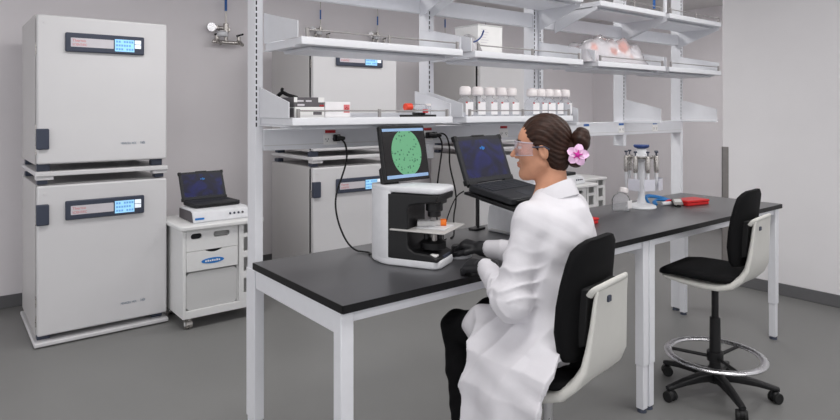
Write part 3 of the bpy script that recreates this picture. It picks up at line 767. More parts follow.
for i, an in enumerate(angs):
    x, y = pcx + .098 * math.cos(an), pcy + .098 * math.sin(an)
    lab = '%s slim grey pipette hanging on the carousel, counted round from its bottle side' % ['first', 'second', 'third', 'fourth', 'fifth', 'sixth', 'seventh'][i]
    if p0 is None:
        p0 = thing('pipette', lab, 'pipette', (x, y, ZT + .175), an, 'pipettes on the carousel')
        MB().lathe([(.013, .06), (.0155, .075), (.0155, .15), (.011, .165)], seg=16).build('handle', M['steel'], p0)
        MB().lathe([(.004, -.06), (.005, -.02), (.009, .0), (.010, .06)], seg=14).build('shaft', M['instr'], p0)
        MB().cyl((0, 0, .164), (0, 0, .186), .004, seg=10).cyl((0, 0, .186), (0, 0, .196), .011, seg=14).build('plunger', M['slate'], p0)
        MB().tube([(-.014, 0, .157), (-.028, 0, .160)], .005).build('finger_hook', M['steel'], p0)
    else: dup(p0, (x, y, ZT + .175), an, lab)

t = thing('safety_goggles', 'blue-strapped clear goggles folded on the bench beside the carousel', 'goggles', (3.80, 2.20, ZT)); t.scale = (1.2, 1.2, 1.15)
MB().tube([(-.10, .0, .012), (-.09, .03, .04), (-.05, .05, .05), (.0, .04, .045), (.06, .01, .03), (.085, -.03, .014), (.06, -.05, .012), (.0, -.01, .03), (-.05, .01, .028), (-.09, -.03, .012)], .011, smooth=2, flat=.6).build('strap', M['blue'], t)
MB().tube([(-.03, -.03, .012), (.02, -.055, .014), (.07, -.065, .012), (.11, -.05, .012)], .011, smooth=1).build('lens_frame', M['instr'], t)
t = thing('bench_timer', 'small grey timer with a black wire stand beside the red box', 'timer', (3.835, 2.085, ZT), -.5)
MB().box((-.035, -.006, .0), (.035, .008, .05), Matrix.Translation((0, 0, .006)) @ Matrix.Rotation(-.6, 4, 'X')).build('case', M['alu'], t, .004)
MB().box((-.025, -.0075, .02), (.025, -.0055, .042), Matrix.Translation((0, 0, .006)) @ Matrix.Rotation(-.6, 4, 'X')).build('display', M['cartin'], t)
MB().tube([(-.036, .02, .03), (-.045, -.02, .006), (-.03, -.045, .005), (.0, -.03, .005), (-.01, .0, .006)], .005, smooth=2).build('wire_stand', M['blackm'], t)
tag(MB().tube([(3.80, 2.165, ZT + .012), (3.835, 2.15, ZT + .03), (3.87, 2.14, ZT + .014)], .012, smooth=1).build('red_clip', M['red']), 'small red clip between the blue goggles and grey timer', 'clip')

# ------------------------------------------------------------------ power cords
def cord(name, pts, label, plug=None, r=.0042):
    t = thing('power_cord', label, 'cord', pts[0], 0, 'black power cords')
    o = Vector(pts[0])
    MB().tube([Vector(p) - o for p in pts], r, smooth=3).build('cable', M['rubber'], t)
    if plug:
        MB().box((-.018, -.012, -.016), (.018, .0, .016)).cyl((0, -.01, 0), (.03, -.03, -.002), .013, .007, 12).build('plug', M['black'], t, .004)
YO = YP - .0165
cord('a', [(1.420, YO, 1.424), (1.45, YO - .03, 1.41), (1.462, YO - .03, 1.33), (1.44, YO - .02, 1.25), (1.395, YO - .03, 1.16), (1.40, YO - .04, 1.06), (1.435, YO - .06, .96), (1.46, YO - .10, .923), (1.485, YO - .13, .921), (1.50, YO - .16, .920), (1.47, YO - .19, .920), (1.52, YO - .215, .93)], 'black power cord dropping from the first socket to the microscope back', True)
cord('b', [(1.958, YO, 1.422), (2.00, 2.372, 1.425), (2.022, 2.36, 1.38), (2.008, 2.36, 1.30), (1.985, 2.36, 1.18), (1.965, 2.35, 1.05), (1.95, 2.30, .922)], 'black power cord, straighter of two from the socket between microscope and laptop', True)
cord('c', [(1.994, YO, 1.422), (2.045, 2.365, 1.435), (2.066, 2.355, 1.36), (2.055, 2.35, 1.27), (2.10, 2.35, 1.14), (2.105, 2.35, 1.07), (2.075, 2.34, 1.0), (2.03, 2.28, .922), (1.98, 2.25, .920)], 'black power cord, more curved of two from the socket between microscope and laptop', True)
cord('d', [(1.855, 2.02, 1.185), (1.84, 2.05, 1.165), (1.845, 2.10, 1.10), (1.87, 2.17, 1.0), (1.90, 2.22, .923), (1.95, 2.25, .92)], 'thin black charging lead hanging from the bench laptop', None, .0028)
# ------------------------------------------------------------------ chairs
def lab_chair(loc, rz, base_rot, label):
    t = thing('lab_chair', label, 'chair', loc, rz, 'white shell laboratory chairs')
    path = [(.215, .655, .165, .016), (.195, .647, .186, .022), (.09, .640, .199, .030), (-.02, .636, .202, .036), (-.09, .640, .200, .040), (-.142, .658, .190, .040), (-.176, .692, .174, .038), (-.192, .74, .155, .034), (-.200, .80, .140, .028), (-.207, .87, .128, .024), (-.213, .945, .119, .020), (-.218, .985, .112, .018)]
    rings = []
    for i, (y, z, w, th) in enumerate(path):
        a, b = path[max(i - 1, 0)], path[min(i + 1, len(path) - 1)]
        d = Vector((0, b[0] - a[0], b[1] - a[1])).normalized(); n = Vector((0, -d.z, d.y)) * -1   # outward/down
        c = Vector((0, y, z)); r = []
        for k in range(28):
            an = 2 * PI * k / 28; cx, cy = math.cos(an), math.sin(an)
            px = math.copysign(abs(cx) ** .28, cx) * w; py = math.copysign(abs(cy) ** .6, cy) * th * .5
            dish = .020 * (px / w) ** 2 if i > 6 else .010 * (px / w) ** 2
            r.append(c + Vector((px, 0, 0)) + n * py + n * (-dish))
        rings.append(r)
    sh = MB().loft(rings).build('shell', M['shellw'], t, ang=70)
    MB().tube([(-.112, -.212, .965), (-.116, -.226, .985), (-.09, -.244, .996), (0, -.248, 1.0), (.09, -.244, .996), (.116, -.226, .985), (.112, -.212, .965)], .012, seg=10, smooth=2, flat=.7).build('grab_rail', M['shellw'], sh)
    MB().box((-.012, -.230, .925), (.012, -.214, .945)).build('bolt_cover', M['slate'], sh, .002)
    # seat pad
    def pad(n, f):
        return [f(i / (n - 1)) for i in range(n)]
    rings = []
    for y, zt, zb, w in ((.240, .664, .640, .13), (.235, .676, .640, .165), (.21, .690, .646, .19), (.14, .699, .652, .203), (.05, .701, .652, .207), (-.07, .700, .652, .203), (-.12, .698, .655, .19), (-.155, .690, .660, .16), (-.165, .68, .668, .13)):
        r = []
        for k in range(28):
            an = 2 * PI * k / 28; cx, cy = math.cos(an), math.sin(an)
            r.append(Vector((math.copysign(abs(cx) ** .4, cx) * w, y, (zt + zb) / 2 + math.copysign(abs(cy) ** .55, cy) * (zt - zb) / 2)))
        rings.append(r)
    MB().loft(rings).build('seat', M['pad'], t, ang=70)
    rings = []
    for z, w, y in ((.742, .12, -.160), (.75, .152, -.160), (.775, .174, -.161), (.85, .188, -.160), (.93, .186, -.165), (1.0, .176, -.172), (1.06, .162, -.18), (1.10, .146, -.186), (1.122, .122, -.191), (1.132, .085, -.194)):
        r = []; e = 1 if .76 < z < 1.11 else .6
        for k in range(28):
            an = 2 * PI * k / 28; cx, cy = math.cos(an), math.sin(an)
            px = math.copysign(abs(cx) ** .45, cx) * w
            r.append(Vector((px, y + math.copysign(abs(cy) ** .55, cy) * .021 * e + .028 * (px / .2) ** 2, z)))
        rings.append(r)
    MB().loft(rings).build('backrest', M['pad'], t, ang=70)
    MB().prism([(-.195, .80), (-.15, .78), (-.16, .98), (-.206, .982)], -.108, .108, 'x').build('back_mount', M['blackm'], t, .005)
    MB().box((-.12, -.10, .612), (.12, .13, .640)).build('seat_plate', M['blackm'], t, .006)
    MB().cyl((0, 0, .42), (0, 0, .62), .018, seg=20).build('gas_lift', M['black'] if base_rot < 1.6 else M['chrome'], t)
    MB().cyl((0, 0, .10), (0, 0, .42), .030, .027, 24).cyl((0, 0, .07), (0, 0, .15), .042, .036, 24).cyl((0, 0, .185), (0, 0, .235), .042, seg=24).build('column', M['black'], t, .002)
    R = MB().torus((0, 0, .215), .238, .021, 96, 14, .011).build('foot_ring', M['chrome'], t)
    m = MB()
    for k in range(3):
        an = base_rot + .5 + 2 * PI * k / 3 - rz
        m.cyl((.035 * math.cos(an), .035 * math.sin(an), .205), (.236 * math.cos(an), .236 * math.sin(an), .213), .009, seg=10)
    m.build('ring_spoke', M['black'], R)
    for k in range(5):
        an = base_rot + 2 * PI * k / 5 - rz
        T = Matrix.Rotation(an, 4, 'Z')
        rr = []
        for x, zc, w, h in ((.02, .105, .028, .05), (.10, .104, .024, .042), (.20, .092, .02, .032), (.28, .076, .018, .024), (.308, .072, .014, .020)):
            rr.append([T @ Vector((x, y_, z_)) for y_, z_ in [(yy, zc + zz) for yy, zz in rrect(-w, -h / 2, w, h / 2, .008, 3)]])
        MB().loft(rr).build('base_arm', M['black'], t)
        c = MB().cyl(T @ Vector((.29, 0, .045)), T @ Vector((.29, 0, .08)), .008, seg=10).sphere(T @ Vector((.29, 0, .036)), (.026, .026, .028)).build('castor', M['black'], t)
        sw = T @ Matrix.Translation((.29, 0, 0)) @ Matrix.Rotation(.8 + k, 4, 'Z')
        MB().cyl(sw @ Vector((0, -.027, .0285)), sw @ Vector((0, -.009, .0285)), .0282, seg=22).cyl(sw @ Vector((0, .009, .0285)), sw @ Vector((0, .027, .0285)), .0282, seg=22).build('castor_wheel', M['rubber'], c, .003)
    return t
lab_chair((3.325, 1.60, 0), math.radians(5), math.radians(86), 'empty black and white lab chair with chrome foot ring on castors, beyond the woman')
CH = (1.680, 1.395)
lab_chair((*CH, 0), math.radians(10), math.radians(100), 'black and white lab chair the woman in the white coat sits on')

# ------------------------------------------------------------------ signed-distance modelling for the figure
class Field:
    def __init__(s, lo, hi, h):
        s.lo = np.array(lo, np.float32); s.h = h
        s.n = np.ceil((np.array(hi) - s.lo) / h).astype(int) + 1
        s.a = np.full(tuple(s.n), .5, np.float32)
    def _sub(s, lo, hi):
        i0 = np.clip(np.floor((np.array(lo) - s.lo) / s.h).astype(int), 0, s.n - 1)
        i1 = np.clip(np.ceil((np.array(hi) - s.lo) / s.h).astype(int) + 1, 1, s.n)
        sl = tuple(slice(a, b) for a, b in zip(i0, i1))
        ax = [s.lo[k] + s.h * np.arange(i0[k], i1[k], dtype=np.float32) for k in range(3)]
        return sl, ax[0][:, None, None], ax[1][None, :, None], ax[2][None, None, :]
    def put(s, sl, d, k, op='u'):
        a = s.a[sl]
        if a.size == 0: return
        if op == 's':
            k = max(k, 1e-5); d = -d
            h = np.clip(.5 - .5 * (a - d) / k, 0, 1) if k > 1e-4 else None
            h = np.clip(.5 + .5 * (d - a) / k, 0, 1); s.a[sl] = a + (d - a) * h + k * h * (1 - h)
        else:
            k = max(k, 1e-5)
            h = np.clip(.5 + .5 * (d - a) / k, 0, 1); s.a[sl] = d + (a - d) * h - k * h * (1 - h)
    def cap(s, p, q, r0, r1=None, k=.02, op='u'):
        r1 = r0 if r1 is None else r1
        p, q = np.array(p, np.float32), np.array(q, np.float32); m = max(r0, r1) + k + 4 * s.h
        sl, X, Y, Z = s._sub(np.minimum(p, q) - m, np.maximum(p, q) + m)
        d = q - p; L = float(d @ d) + 1e-9
        t = np.clip(((X - p[0]) * d[0] + (Y - p[1]) * d[1] + (Z - p[2]) * d[2]) / L, 0, 1)
        D = np.sqrt((X - p[0] - t * d[0]) ** 2 + (Y - p[1] - t * d[1]) ** 2 + (Z - p[2] - t * d[2]) ** 2) - (r0 + (r1 - r0) * t)
        s.put(sl, D, k, op)
    def poly(s, pts, rs, k=.02):
        for i in range(len(pts) - 1): s.cap(pts[i], pts[i + 1], rs[i], rs[i + 1], k)
    def _loc(s, c, A, m):
        c = np.array(c, np.float32)
        sl, X, Y, Z = s._sub(c - m, c + m)
        U = [(X - c[0]) * A[i][0] + (Y - c[1]) * A[i][1] + (Z - c[2]) * A[i][2] for i in range(3)]
        return sl, U
    def ell(s, c, R, A, k=.02, op='u'):
        sl, U = s._loc(c, A, max(R) + k + 4 * s.h)
        k0 = np.sqrt(sum((U[i] / R[i]) ** 2 for i in range(3))); k1 = np.sqrt(sum((U[i] / R[i] ** 2) ** 2 for i in range(3))) + 1e-6
        s.put(sl, k0 * (k0 - 1) / k1, k, op)
    def rbox(s, c, H, A, r, k=.02, op='u'):
        sl, U = s._loc(c, A, math.sqrt(sum(x * x for x in H)) + k + r + 4 * s.h)
        q = [np.abs(U[i]) - (H[i] - r) for i in range(3)]
        D = np.sqrt(sum(np.maximum(x, 0) ** 2 for x in q)) + np.minimum(np.maximum(np.maximum(q[0], q[1]), q[2]), 0) - r
        s.put(sl, D, k, op)
    def grid(s): return s._sub(s.lo, s.lo + (s.n - 1) * s.h)[1:]
    def mesh(s, name, origin):
        a = s.a; S = a < 0
        n = np.array(a.shape) - 1
        cnt = np.zeros(tuple(n), np.int8)
        cor = [(i, j, k) for i in (0, 1) for j in (0, 1) for k in (0, 1)]
        for i, j, k in cor: cnt += S[i:i + n[0], j:j + n[1], k:k + n[2]]
        ids = np.argwhere((cnt > 0) & (cnt < 8))
        idx = np.full(tuple(n), -1, np.int32); idx[ids[:, 0], ids[:, 1], ids[:, 2]] = np.arange(len(ids))
        P = np.zeros((len(ids), 3)); Wt = np.zeros(len(ids))
        val = {c: a[ids[:, 0] + c[0], ids[:, 1] + c[1], ids[:, 2] + c[2]].astype(float) for c in cor}
        for c in cor:
            for ax in range(3):
                if c[ax]: continue
                e = list(c); e[ax] = 1; e = tuple(e)
                va, vb = val[c], val[e]; x = (va < 0) != (vb < 0)
                t = np.where(x, va / np.where(x, va - vb, 1), 0)
                p = np.array(c, float)[None, :].repeat(len(ids), 0); p[:, ax] += t
                P += np.where(x[:, None], p, 0); Wt += x
        V = s.lo + s.h * (ids + P / Wt[:, None]) - np.array(origin)
        Q = []
        for ax in range(3):
            o = [i for i in range(3) if i != ax]
            A = [slice(None)] * 3; B = [slice(None)] * 3
            A[ax] = slice(0, -1); B[ax] = slice(1, None)
            ed = np.argwhere(S[tuple(A)] != S[tuple(B)])
            ed = ed[(ed[:, o[0]] > 0) & (ed[:, o[1]] > 0) & (ed[:, o[0]] < n[o[0]]) & (ed[:, o[1]] < n[o[1]])]
            def cell(d0, d1):
                c = ed.copy(); c[:, o[0]] += d0; c[:, o[1]] += d1
                return idx[c[:, 0], c[:, 1], c[:, 2]]
            q = np.stack([cell(-1, -1), cell(0, -1), cell(0, 0), cell(-1, 0)], 1)
            flip = S[ed[:, 0], ed[:, 1], ed[:, 2]]
            if ax == 1: flip = ~flip
            q[~flip] = q[~flip][:, ::-1]
            Q.append(q)
        Q = np.concatenate(Q); Q = Q[(Q >= 0).all(1)]
        me = bpy.data.meshes.new(name)
        me.vertices.add(len(V)); me.vertices.foreach_set('co', V.astype(np.float32).ravel())
        me.loops.add(len(Q) * 4); me.loops.foreach_set('vertex_index', Q.astype(np.int32).ravel())
        me.polygons.add(len(Q)); me.polygons.foreach_set('loop_start', (np.arange(len(Q)) * 4).astype(np.int32))
        me.update(calc_edges=True); me.validate(); me.shade_smooth()
        return me
I3 = np.eye(3)
def rotv(v, ax, a): return np.array(Matrix.Rotation(a, 3, Vector(ax)) @ Vector(v))

# ------------------------------------------------------------------ the woman
FB = math.radians(10)
bf = np.array([-math.sin(FB), math.cos(FB), 0]); bl = np.array([-math.cos(FB), -math.sin(FB), 0]); up = np.array([0, 0, 1.])
BA = [bl, bf, up]
PEL = np.array([1.725, 1.335, .775]); SH = np.array([1.722, 1.415, 1.205])
LS, RS = SH + .134 * bl - up * .027, SH - .146 * bl - up * .022
LE = np.array([1.502, 1.405, .915]); LW = np.array([1.612, 1.640, .960])
RE = np.array([1.922, 1.605, .965]); RW = np.array([1.812, 1.862, .962])
LH, RH = PEL + .088 * bl + .03 * bf, PEL - .088 * bl + .03 * bf
LK, RK = np.array([1.612, 1.795, .695]), np.array([1.795, 1.80, .705])
LA, RA = np.array([1.602, 1.745, .285]), np.array([1.775, 1.73, .285])
HF = math.radians(38)
hf = np.array([-math.sin(HF), math.cos(HF), 0]); hl = np.array([-math.cos(HF), -math.sin(HF), 0])
HC = np.array([1.712, 1.447, 1.416])
SA, SB, SCc = .96, .92, 1.0
HA = [hl, hf, up]
def hp(a, b, c): return HC + a * SA * hl + (b * SB + .004) * hf + c * SCc * up
def hr(a, b, c): return (a * SA, b * SB, c * SCc)
hd = np.array([-.42, .907, 0])
# hands: pointing direction, back-of-hand normal, thumb side
HANDS = {
 'R': dict(w=RW, d=np.array([-.42, .90, .16]), n=np.array([-.15, .1, 1.]), s=np.array([-.91, -.41, 0]), curl=(.62, .80, .55)),
 'L': dict(w=LW, d=np.array([-.10, .985, -.10]), n=np.array([-.35, .1, .93]), s=np.array([.93, .1, .35]), curl=(.36, .62, .5)),
}
def hand(F, side, g):
    H = HANDS[side]; d = H['d'] / np.linalg.norm(H['d']); n = H['n'] - d * (H['n'] @ d); n /= np.linalg.norm(n)
    s = H['s'] - d * (H['s'] @ d) - n * (H['s'] @ n); s /= np.linalg.norm(s)
    w = H['w']
    F.cap(w - d * .035, w + d * .01, .027 + g, .025 + g, .015)
    for o, r in ((.024, .0135), (.008, .0145), (-.009, .014), (-.025, .0125)):
        F.cap(w + d * .008 + s * o * .6, w + d * .078 + s * o, r + .002 + g, r + g, .010)
    spec = ((.028, .083, (.040, .026, .021), .0092), (.009, .088, (.044, .030, .022), .0095), (-.010, .085, (.041, .028, .021), .0090), (-.028, .076, (.032, .022, .019), .0080))
    for o, r0, ls, r in spec:
        p = w + d * (r0 - .012) + s * o; dirv = d + s * o * 1.6; dirv /= np.linalg.norm(dirv); a = .12
        for L, c, rr in zip(ls, H['curl'], (r + .001, r, r - .0012)):
            a += c; v = dirv * math.cos(a) - n * math.sin(a)
            q = p + v * L; F.cap(p, q, rr + g, rr - .0008 + g, .0035); p = q
    p = w + d * .022 + s * .024 - n * .006
    for v, L, r in (((.80, .55, -.30), .040, .013), ((.95, .25, -.40), .030, .0108), ((.90, -.05, -.50), .024, .0095)):
        u = d * v[0] + s * v[1] + n * v[2]; u /= np.linalg.norm(u)
        q = p + u * L; F.cap(p, q, r + g, r - .001 + g, .006); p = q

ORG = np.array([CH[0], CH[1], 0])
W_ = thing('person', 'seated woman in white lab coat, black gloves and goggles, pink flower in dark bun', 'person', tuple(ORG))
F = Field((1.34, 1.12, .18), (2.04, 2.12, 1.56), .004)
# torso
F.ell(PEL, (.165, .125, .115), BA, .03)
F.ell(PEL + (SH - PEL) * .35, (.135, .098, .13), BA, .05)
F.ell(PEL + (SH - PEL) * .74 + bf * .005, (.150, .108, .15), BA, .05)
F.cap(LS, RS, .05, .05, .05)
F.cap(SH + up * .02, HC + hf * -.035 - up * .09, .064, .050, .04)
for S_, E_, Wr, side in ((LS, LE, LW, 'L'), (RS, RE, RW, 'R')):
    F.cap(S_, E_, .046, .037, .03); F.cap(E_, Wr, .039, .025, .015); hand(F, side, -.0012)
for Hh, K, A_ in ((LH, LK, LA), (RH, RK, RA)):
    F.cap(Hh, K, .076, .052, .03); F.cap(K, K * .65 + A_ * .35 + np.array([0, -.012, 0]), .050, .050, .02); F.cap(K * .65 + A_ * .35 + np.array([0, -.012, 0]), A_, .050, .034, .02)
    F.cap(A_, A_ + np.array([-.01, .13, -.035]), .032, .022, .02)
# head
k_ = lambda *a, **q: F.ell(*a, **q)
F.ell(hp(0, -.016, .030), hr(.073, .092, .081), HA, .02)
F.ell(hp(0, .032, -.030), hr(.058, .054, .082), HA, .03)
for s in (-1, 1):
    F.cap(hp(s * .052, -.005, -.055), hp(s * .020, .056, -.098), .017, .015, .03)
    F.ell(hp(s * .036, .058, -.030), hr(.022, .020, .022), HA, .02)
F.ell(hp(0, .066, -.100), hr(.019, .017, .015), HA, .022)
F.ell(hp(0, .066, .030), hr(.046, .020, .022), HA, .02)
F.ell(hp(0, .046, .046), hr(.050, .030, .036), HA, .02)
F.cap(hp(0, .082, .006), hp(0, .111, -.030), .0075, .0095, .012)
for s in (-1, 1):
    F.ell(hp(s * .011, .094, -.036), hr(.008, .010, .007), HA, .006)
    F.ell(hp(s * .030, .094, .000), hr(.016, .016, .0095), HA, .010, 's')
    F.ell(hp(s * .031, .078, .0075), hr(.016, .010, .0045), HA, .004)
    F.ell(hp(s * .031, .076, -.0085), hr(.015, .009, .004), HA, .004)
    F.cap(hp(s * .012, .084, .019), hp(s * .045, .070, .021), .004, .003, .008)
    ea = rotv(up, hl, .25 * 1); eb = np.cross(hl, ea) * -1
    F.ell(hp(s * .075, -.012, -.012), (.008, .017, .029), [hl, eb, ea], .008)
    F.ell(hp(s * .083, -.006, -.010), (.006, .0085, .016), [hl, eb, ea], .004, 's')
F.ell(hp(0, .0860, -.0585), hr(.020, .0085, .0058), HA, .005)
F.ell(hp(0, .0840, -.0685), hr(.017, .0090, .0066), HA, .005)
F.cap(hp(-.021, .0935, -.0635), hp(.021, .0935, -.0635), .0016, .002, .003, 's')
me = F.mesh('body', ORG); del F
body = link('body', me, M['skin'], W_); me.materials.append(M['lip'])
co = np.zeros(len(me.vertices) * 3, np.float32); me.vertices.foreach_get('co', co); co = co.reshape(-1, 3) + ORG
rel = co - HC; b_ = rel @ hf; a_ = rel @ hl; c_ = rel[:, 2]
lipv = (b_ > .078) & (np.abs(c_ + .0635) < .0125 - .35 * np.abs(a_)) & (np.abs(a_) < .024)
pv = np.zeros(len(me.loops), np.int32); me.loops.foreach_get('vertex_index', pv)
mi = lipv[pv.reshape(-1, 4)].all(1).astype(np.int32); me.polygons.foreach_set('material_index', mi)
def wobj(name, me_, m, parent=None): return link(name, me_, m, parent or W_)
def at(mb, name, m, parent=None):
    me_ = mb.mesh(name); me_.transform(Matrix.Translation(-Vector(ORG))); return link(name, me_, m, parent or W_)
for s in (-1, 1):
    e = at(MB().sphere(hp(s * .030, .0745, -.0005), .0118), 'eye', M['eyew'])
    g = Vector(hp(s * .030, .0745, -.0005)) + Vector(hf) * .0085 - Vector(up) * .001
    at(MB().sphere(g, .0058), 'iris', M['iris'], e)
m = MB()
for s in (-1, 1): m.tube([hp(s * .012, .0925, .0215), hp(s * .028, .091, .0265), hp(s * .047, .074, .0225)], .0028, seg=6, smooth=1)
at(m, 'eyebrows', M['hair'])

# hair
Fh = Field(HC - np.array([.20, .20, .20]), HC + np.array([.20, .20, .16]), .0028)
Fh.ell(hp(0, -.019, .034), hr(.082, .100, .089), HA, .01)
Fh.ell(hp(0, -.060, -.035), hr(.066, .050, .062), HA, .03)
X, Y, Z = Fh.grid()
b = ((X - HC[0]) * hf[0] + (Y - HC[1]) * hf[1]); a = ((X - HC[0]) * hl[0] + (Y - HC[1]) * hl[1]); c = Z - HC[2]
plane = (b - .046) * .80 - (c - .026) * .60 + 1.5 * a * a
low = (b + .012) * .93 - (c + .055) * -.10 - .0
low = (b + .006) * .95 + .0 * c                        # behind the ear for the lower part
cut = np.where(c > -.012, plane, np.maximum(plane, low))
Fh.a = np.maximum(Fh.a, cut.astype(np.float32))
th = np.arctan2(a, c - .0 + 1e-4)
st = np.sin(th * 26 + 7 * np.sin(b * 28 + 1)) * .0013 + np.sin(th * 61 + 5 * np.sin(b * 40)) * .0006
Fh.a += st.astype(np.float32)
# bun
Fh.cap(hp(0, -.085, -.005), hp(0, -.115, .0), .036, .036, .012)
Fb = Field(HC - np.array([.25, .25, .20]) , HC + np.array([.25, .25, .2]), .004)
del Fb
Fh.mesh
hair = wobj('hair', Fh.mesh('hair', ORG), M['hair'])
BC = hp(0, -.146, .0)
Fh = Field(BC - .12, BC + .12, .0026)
Fh.ell(hp(.004, -.150, .028), (.047, .036, .043), HA, .008)
Fh.ell(hp(.0, -.132, -.024), (.046, .038, .046), HA, .008)
X, Y, Z = Fh.grid(); b = ((X - BC[0]) * hf[0] + (Y - BC[1]) * hf[1]); a = ((X - BC[0]) * hl[0] + (Y - BC[1]) * hl[1]); c = Z - BC[2]
ph = np.arctan2(c, b); rr = np.sqrt(b * b + c * c)
Fh.a += (np.sin(ph * 2 + rr * 190 + a * 30) * .0022 + np.sin(ph * 3 + rr * 430 + a * 60) * .0008).astype(np.float32)
wobj('hair_bun', Fh.mesh('hair_bun', ORG), M['hair'])
# flower tucked in the bun
fc = Vector(hp(.056, -.138, -.022)); fn = (Vector((0, 0, 1.55)) - fc).normalized(); fa = fn.cross(Vector((0, 0, 1))).normalized(); fb = fa.cross(fn)
m = MB()
for q in range(5):
    an = PI / 2 + 2 * PI * q / 5 + .2; dr = fa * math.cos(an) + fb * math.sin(an); pr = fa * -math.sin(an) + fb * math.cos(an)
    L = .036; rings = []
    for i in range(7):
        u = i / 6; w = .0165 * math.sin(PI * (.12 + .80 * u)) ** .7
        cc = fc + dr * (L * u + .002) + fn * (.010 * u - .016 * u * u + .004)
        rings.append([cc + pr * w * math.cos(t_) + fn * (.0012 * math.sin(t_) + .005 * (math.cos(t_)) ** 2) for t_ in [2 * PI * j / 10 for j in range(10)]])
    m.loft(rings)
fl = at(m, 'flower', M['petal'])
m = MB().sphere(fc + fn * .008, .0085)
for q in range(5):
    an = PI / 2 + 2 * PI * q / 5 + .2; dr = fa * math.cos(an) + fb * math.sin(an)
    m.cyl(fc + fn * .009, fc + dr * .017 + fn * .0115, .004, .0015, 8)
at(m, 'flower_centre', M['petalc'], fl)

# goggles
m = MB(); rings = []
for i in range(25):
    ph = -1.45 + 2.9 * i / 24
    r_ = []
    for zt in np.linspace(-.030, .026, 7):
        k = abs(ph) / 1.45
        rr = .082 - .008 * (1 - k) + .003 * math.cos(zt * 60)
        cz = zt * (1 - .25 * k) - .002
        r_.append(Vector(hp(rr * math.sin(ph) * 1.02, .016 + (rr + .010) * math.cos(ph), cz)))
    rings.append(r_)
g0 = [[m.bm.verts.new(p) for p in r] for r in rings]
for i in range(24):
    for j in range(6): m.bm.faces.new((g0[i][j], g0[i + 1][j], g0[i + 1][j + 1], g0[i][j + 1]))
gg = at(m, 'safety_goggles', M['lens'])
m = MB()
m.tube([r[6] for r in rings], .0022, seg=6); m.tube([r[0] for r in rings], .0016, seg=6)
m.tube([r for r in rings[12]], .0015, seg=6)
at(m, 'goggle_rim', M['lensrim'], gg)
m = MB()
for s in (-1, 1): m.tube([hp(s * .083, .030, .004), hp(s * .082, .01, .004), hp(s * .080, -.015, .006), hp(s * .079, -.035, -.004)], .0028, seg=6)
at(m, 'temple_arm', M['slate'], gg)

# trousers and shoes
F = Field((1.45, 1.12, .22), (2.02, 1.95, .95), .005)
F.ell(PEL, (.172, .130, .12), BA, .03)
for Hh, K, A_ in ((LH, LK, LA), (RH, RK, RA)):
    md = K * .62 + A_ * .38 + np.array([0, -.008, 0])
    F.cap(Hh, K, .084, .060, .03); F.cap(K, md, .060, .056, .02); F.cap(md, A_ + up * .03, .056, .047, .02)
X, Y, Z = F.grid(); F.a += (.0022 * np.sin(Z * 70 + X * 30 + 3 * np.sin(Y * 25)) * np.sin(Y * 40 + Z * 22)).astype(np.float32)
wobj('trousers', F.mesh('trousers', ORG), M['trouser'])
for A_ in (LA, RA):
    F = Field(A_ - np.array([.08, .09, .09]), A_ + np.array([.08, .2, .07]), .004)
    F.cap(A_ + np.array([0, -.03, -.03]), A_ + np.array([-.008, .13, -.040]), .034, .027, .02); F.cap(A_, A_ + up * .03, .040, .042, .02)
    wobj('shoe', F.mesh('shoe', ORG), M['rubber'])
for side in 'LR':
    w = HANDS[side]['w']
    F = Field(w - .15, w + .17, .0026)
    hand(F, side, .0016)
    e_ = LE if side == 'L' else RE; F.cap(w + (e_ - w) * .30, w, .0335, .0300, .012)
    wobj('glove', F.mesh('glove', ORG), M['glove'])

# lab coat
F = Field((1.37, 1.12, .40), (2.06, 1.93, 1.36), .0042)
F.ell(PEL + up * .02 + bf * .02, (.182, .125, .125), BA, .03)
F.ell(PEL + (SH - PEL) * .35 + bf * .0, (.168, .130, .15), BA, .06)
F.ell(PEL + (SH - PEL) * .72, (.172, .132, .17), BA, .06)
F.ell(PEL - up * .030 + bf * .025, (.185, .125, .058), BA, .03)
F.cap(LS - up * .0, RS - up * .0, .056, .056, .05)
F.cap(SH - up * .01 - bf * .03, SH + up * .045 - bf * .018, .080, .056, .06)
F.cap(LS, LE, .058, .057, .025); F.cap(LE, LW - (LW - LE) * .07, .057, .037, .02)
F.cap(RS, RE, .063, .055, .025); F.cap(RE, RW - (RW - RE) * .13, .056, .037, .02)
F.ell(LE + np.array([.0, -.01, -.006]), (.062, .062, .062), I3, .03)
# lap
for Hh, K, f_ in ((LH, LK, .66), (RH, RK, .70)):
    F.cap(Hh + up * .012, Hh + (K - Hh) * f_ + up * .008, .100, .082, .04)
F.cap(LH + (LK - LH) * .15 + up * .02, RH + (RK - RH) * .62 + up * .03, .07, .07, .05)
# hanging side panel: cross-section polyline in (x,z) extruded along y with folds
X, Y, Z = F.grid()
fold = .008 * np.sin((Y - 1.2) * 30 + 1.2 * np.sin(Z * 7)) + .003 * np.sin((Y - 1.2) * 71 + Z * 9)
ramp = np.clip((.80 - Z) / .25, 0, 1)
XX = X - fold * ramp + .10 * (Y - 1.42) * 0
D = np.full(np.broadcast(X, Y, Z).shape, .5, np.float32)
pts = [(1.70, .720), (1.60, .765), (1.525, .770), (1.452, .715), (1.424, .62), (1.418, .40)]
for (x0, z0), (x1, z1) in zip(pts, pts[1:]):
    dx, dz = x1 - x0, z1 - z0; t = np.clip(((XX - x0) * dx + (Z - z0) * dz) / (dx * dx + dz * dz), 0, 1)
    D = np.minimum(D, np.sqrt((XX - x0 - t * dx) ** 2 + (Z - z0 - t * dz) ** 2) - .0125)
yfront = 1.55 + .5 * np.clip(X - 1.42, 0, .2) + .005 * np.sin(Z * 14)
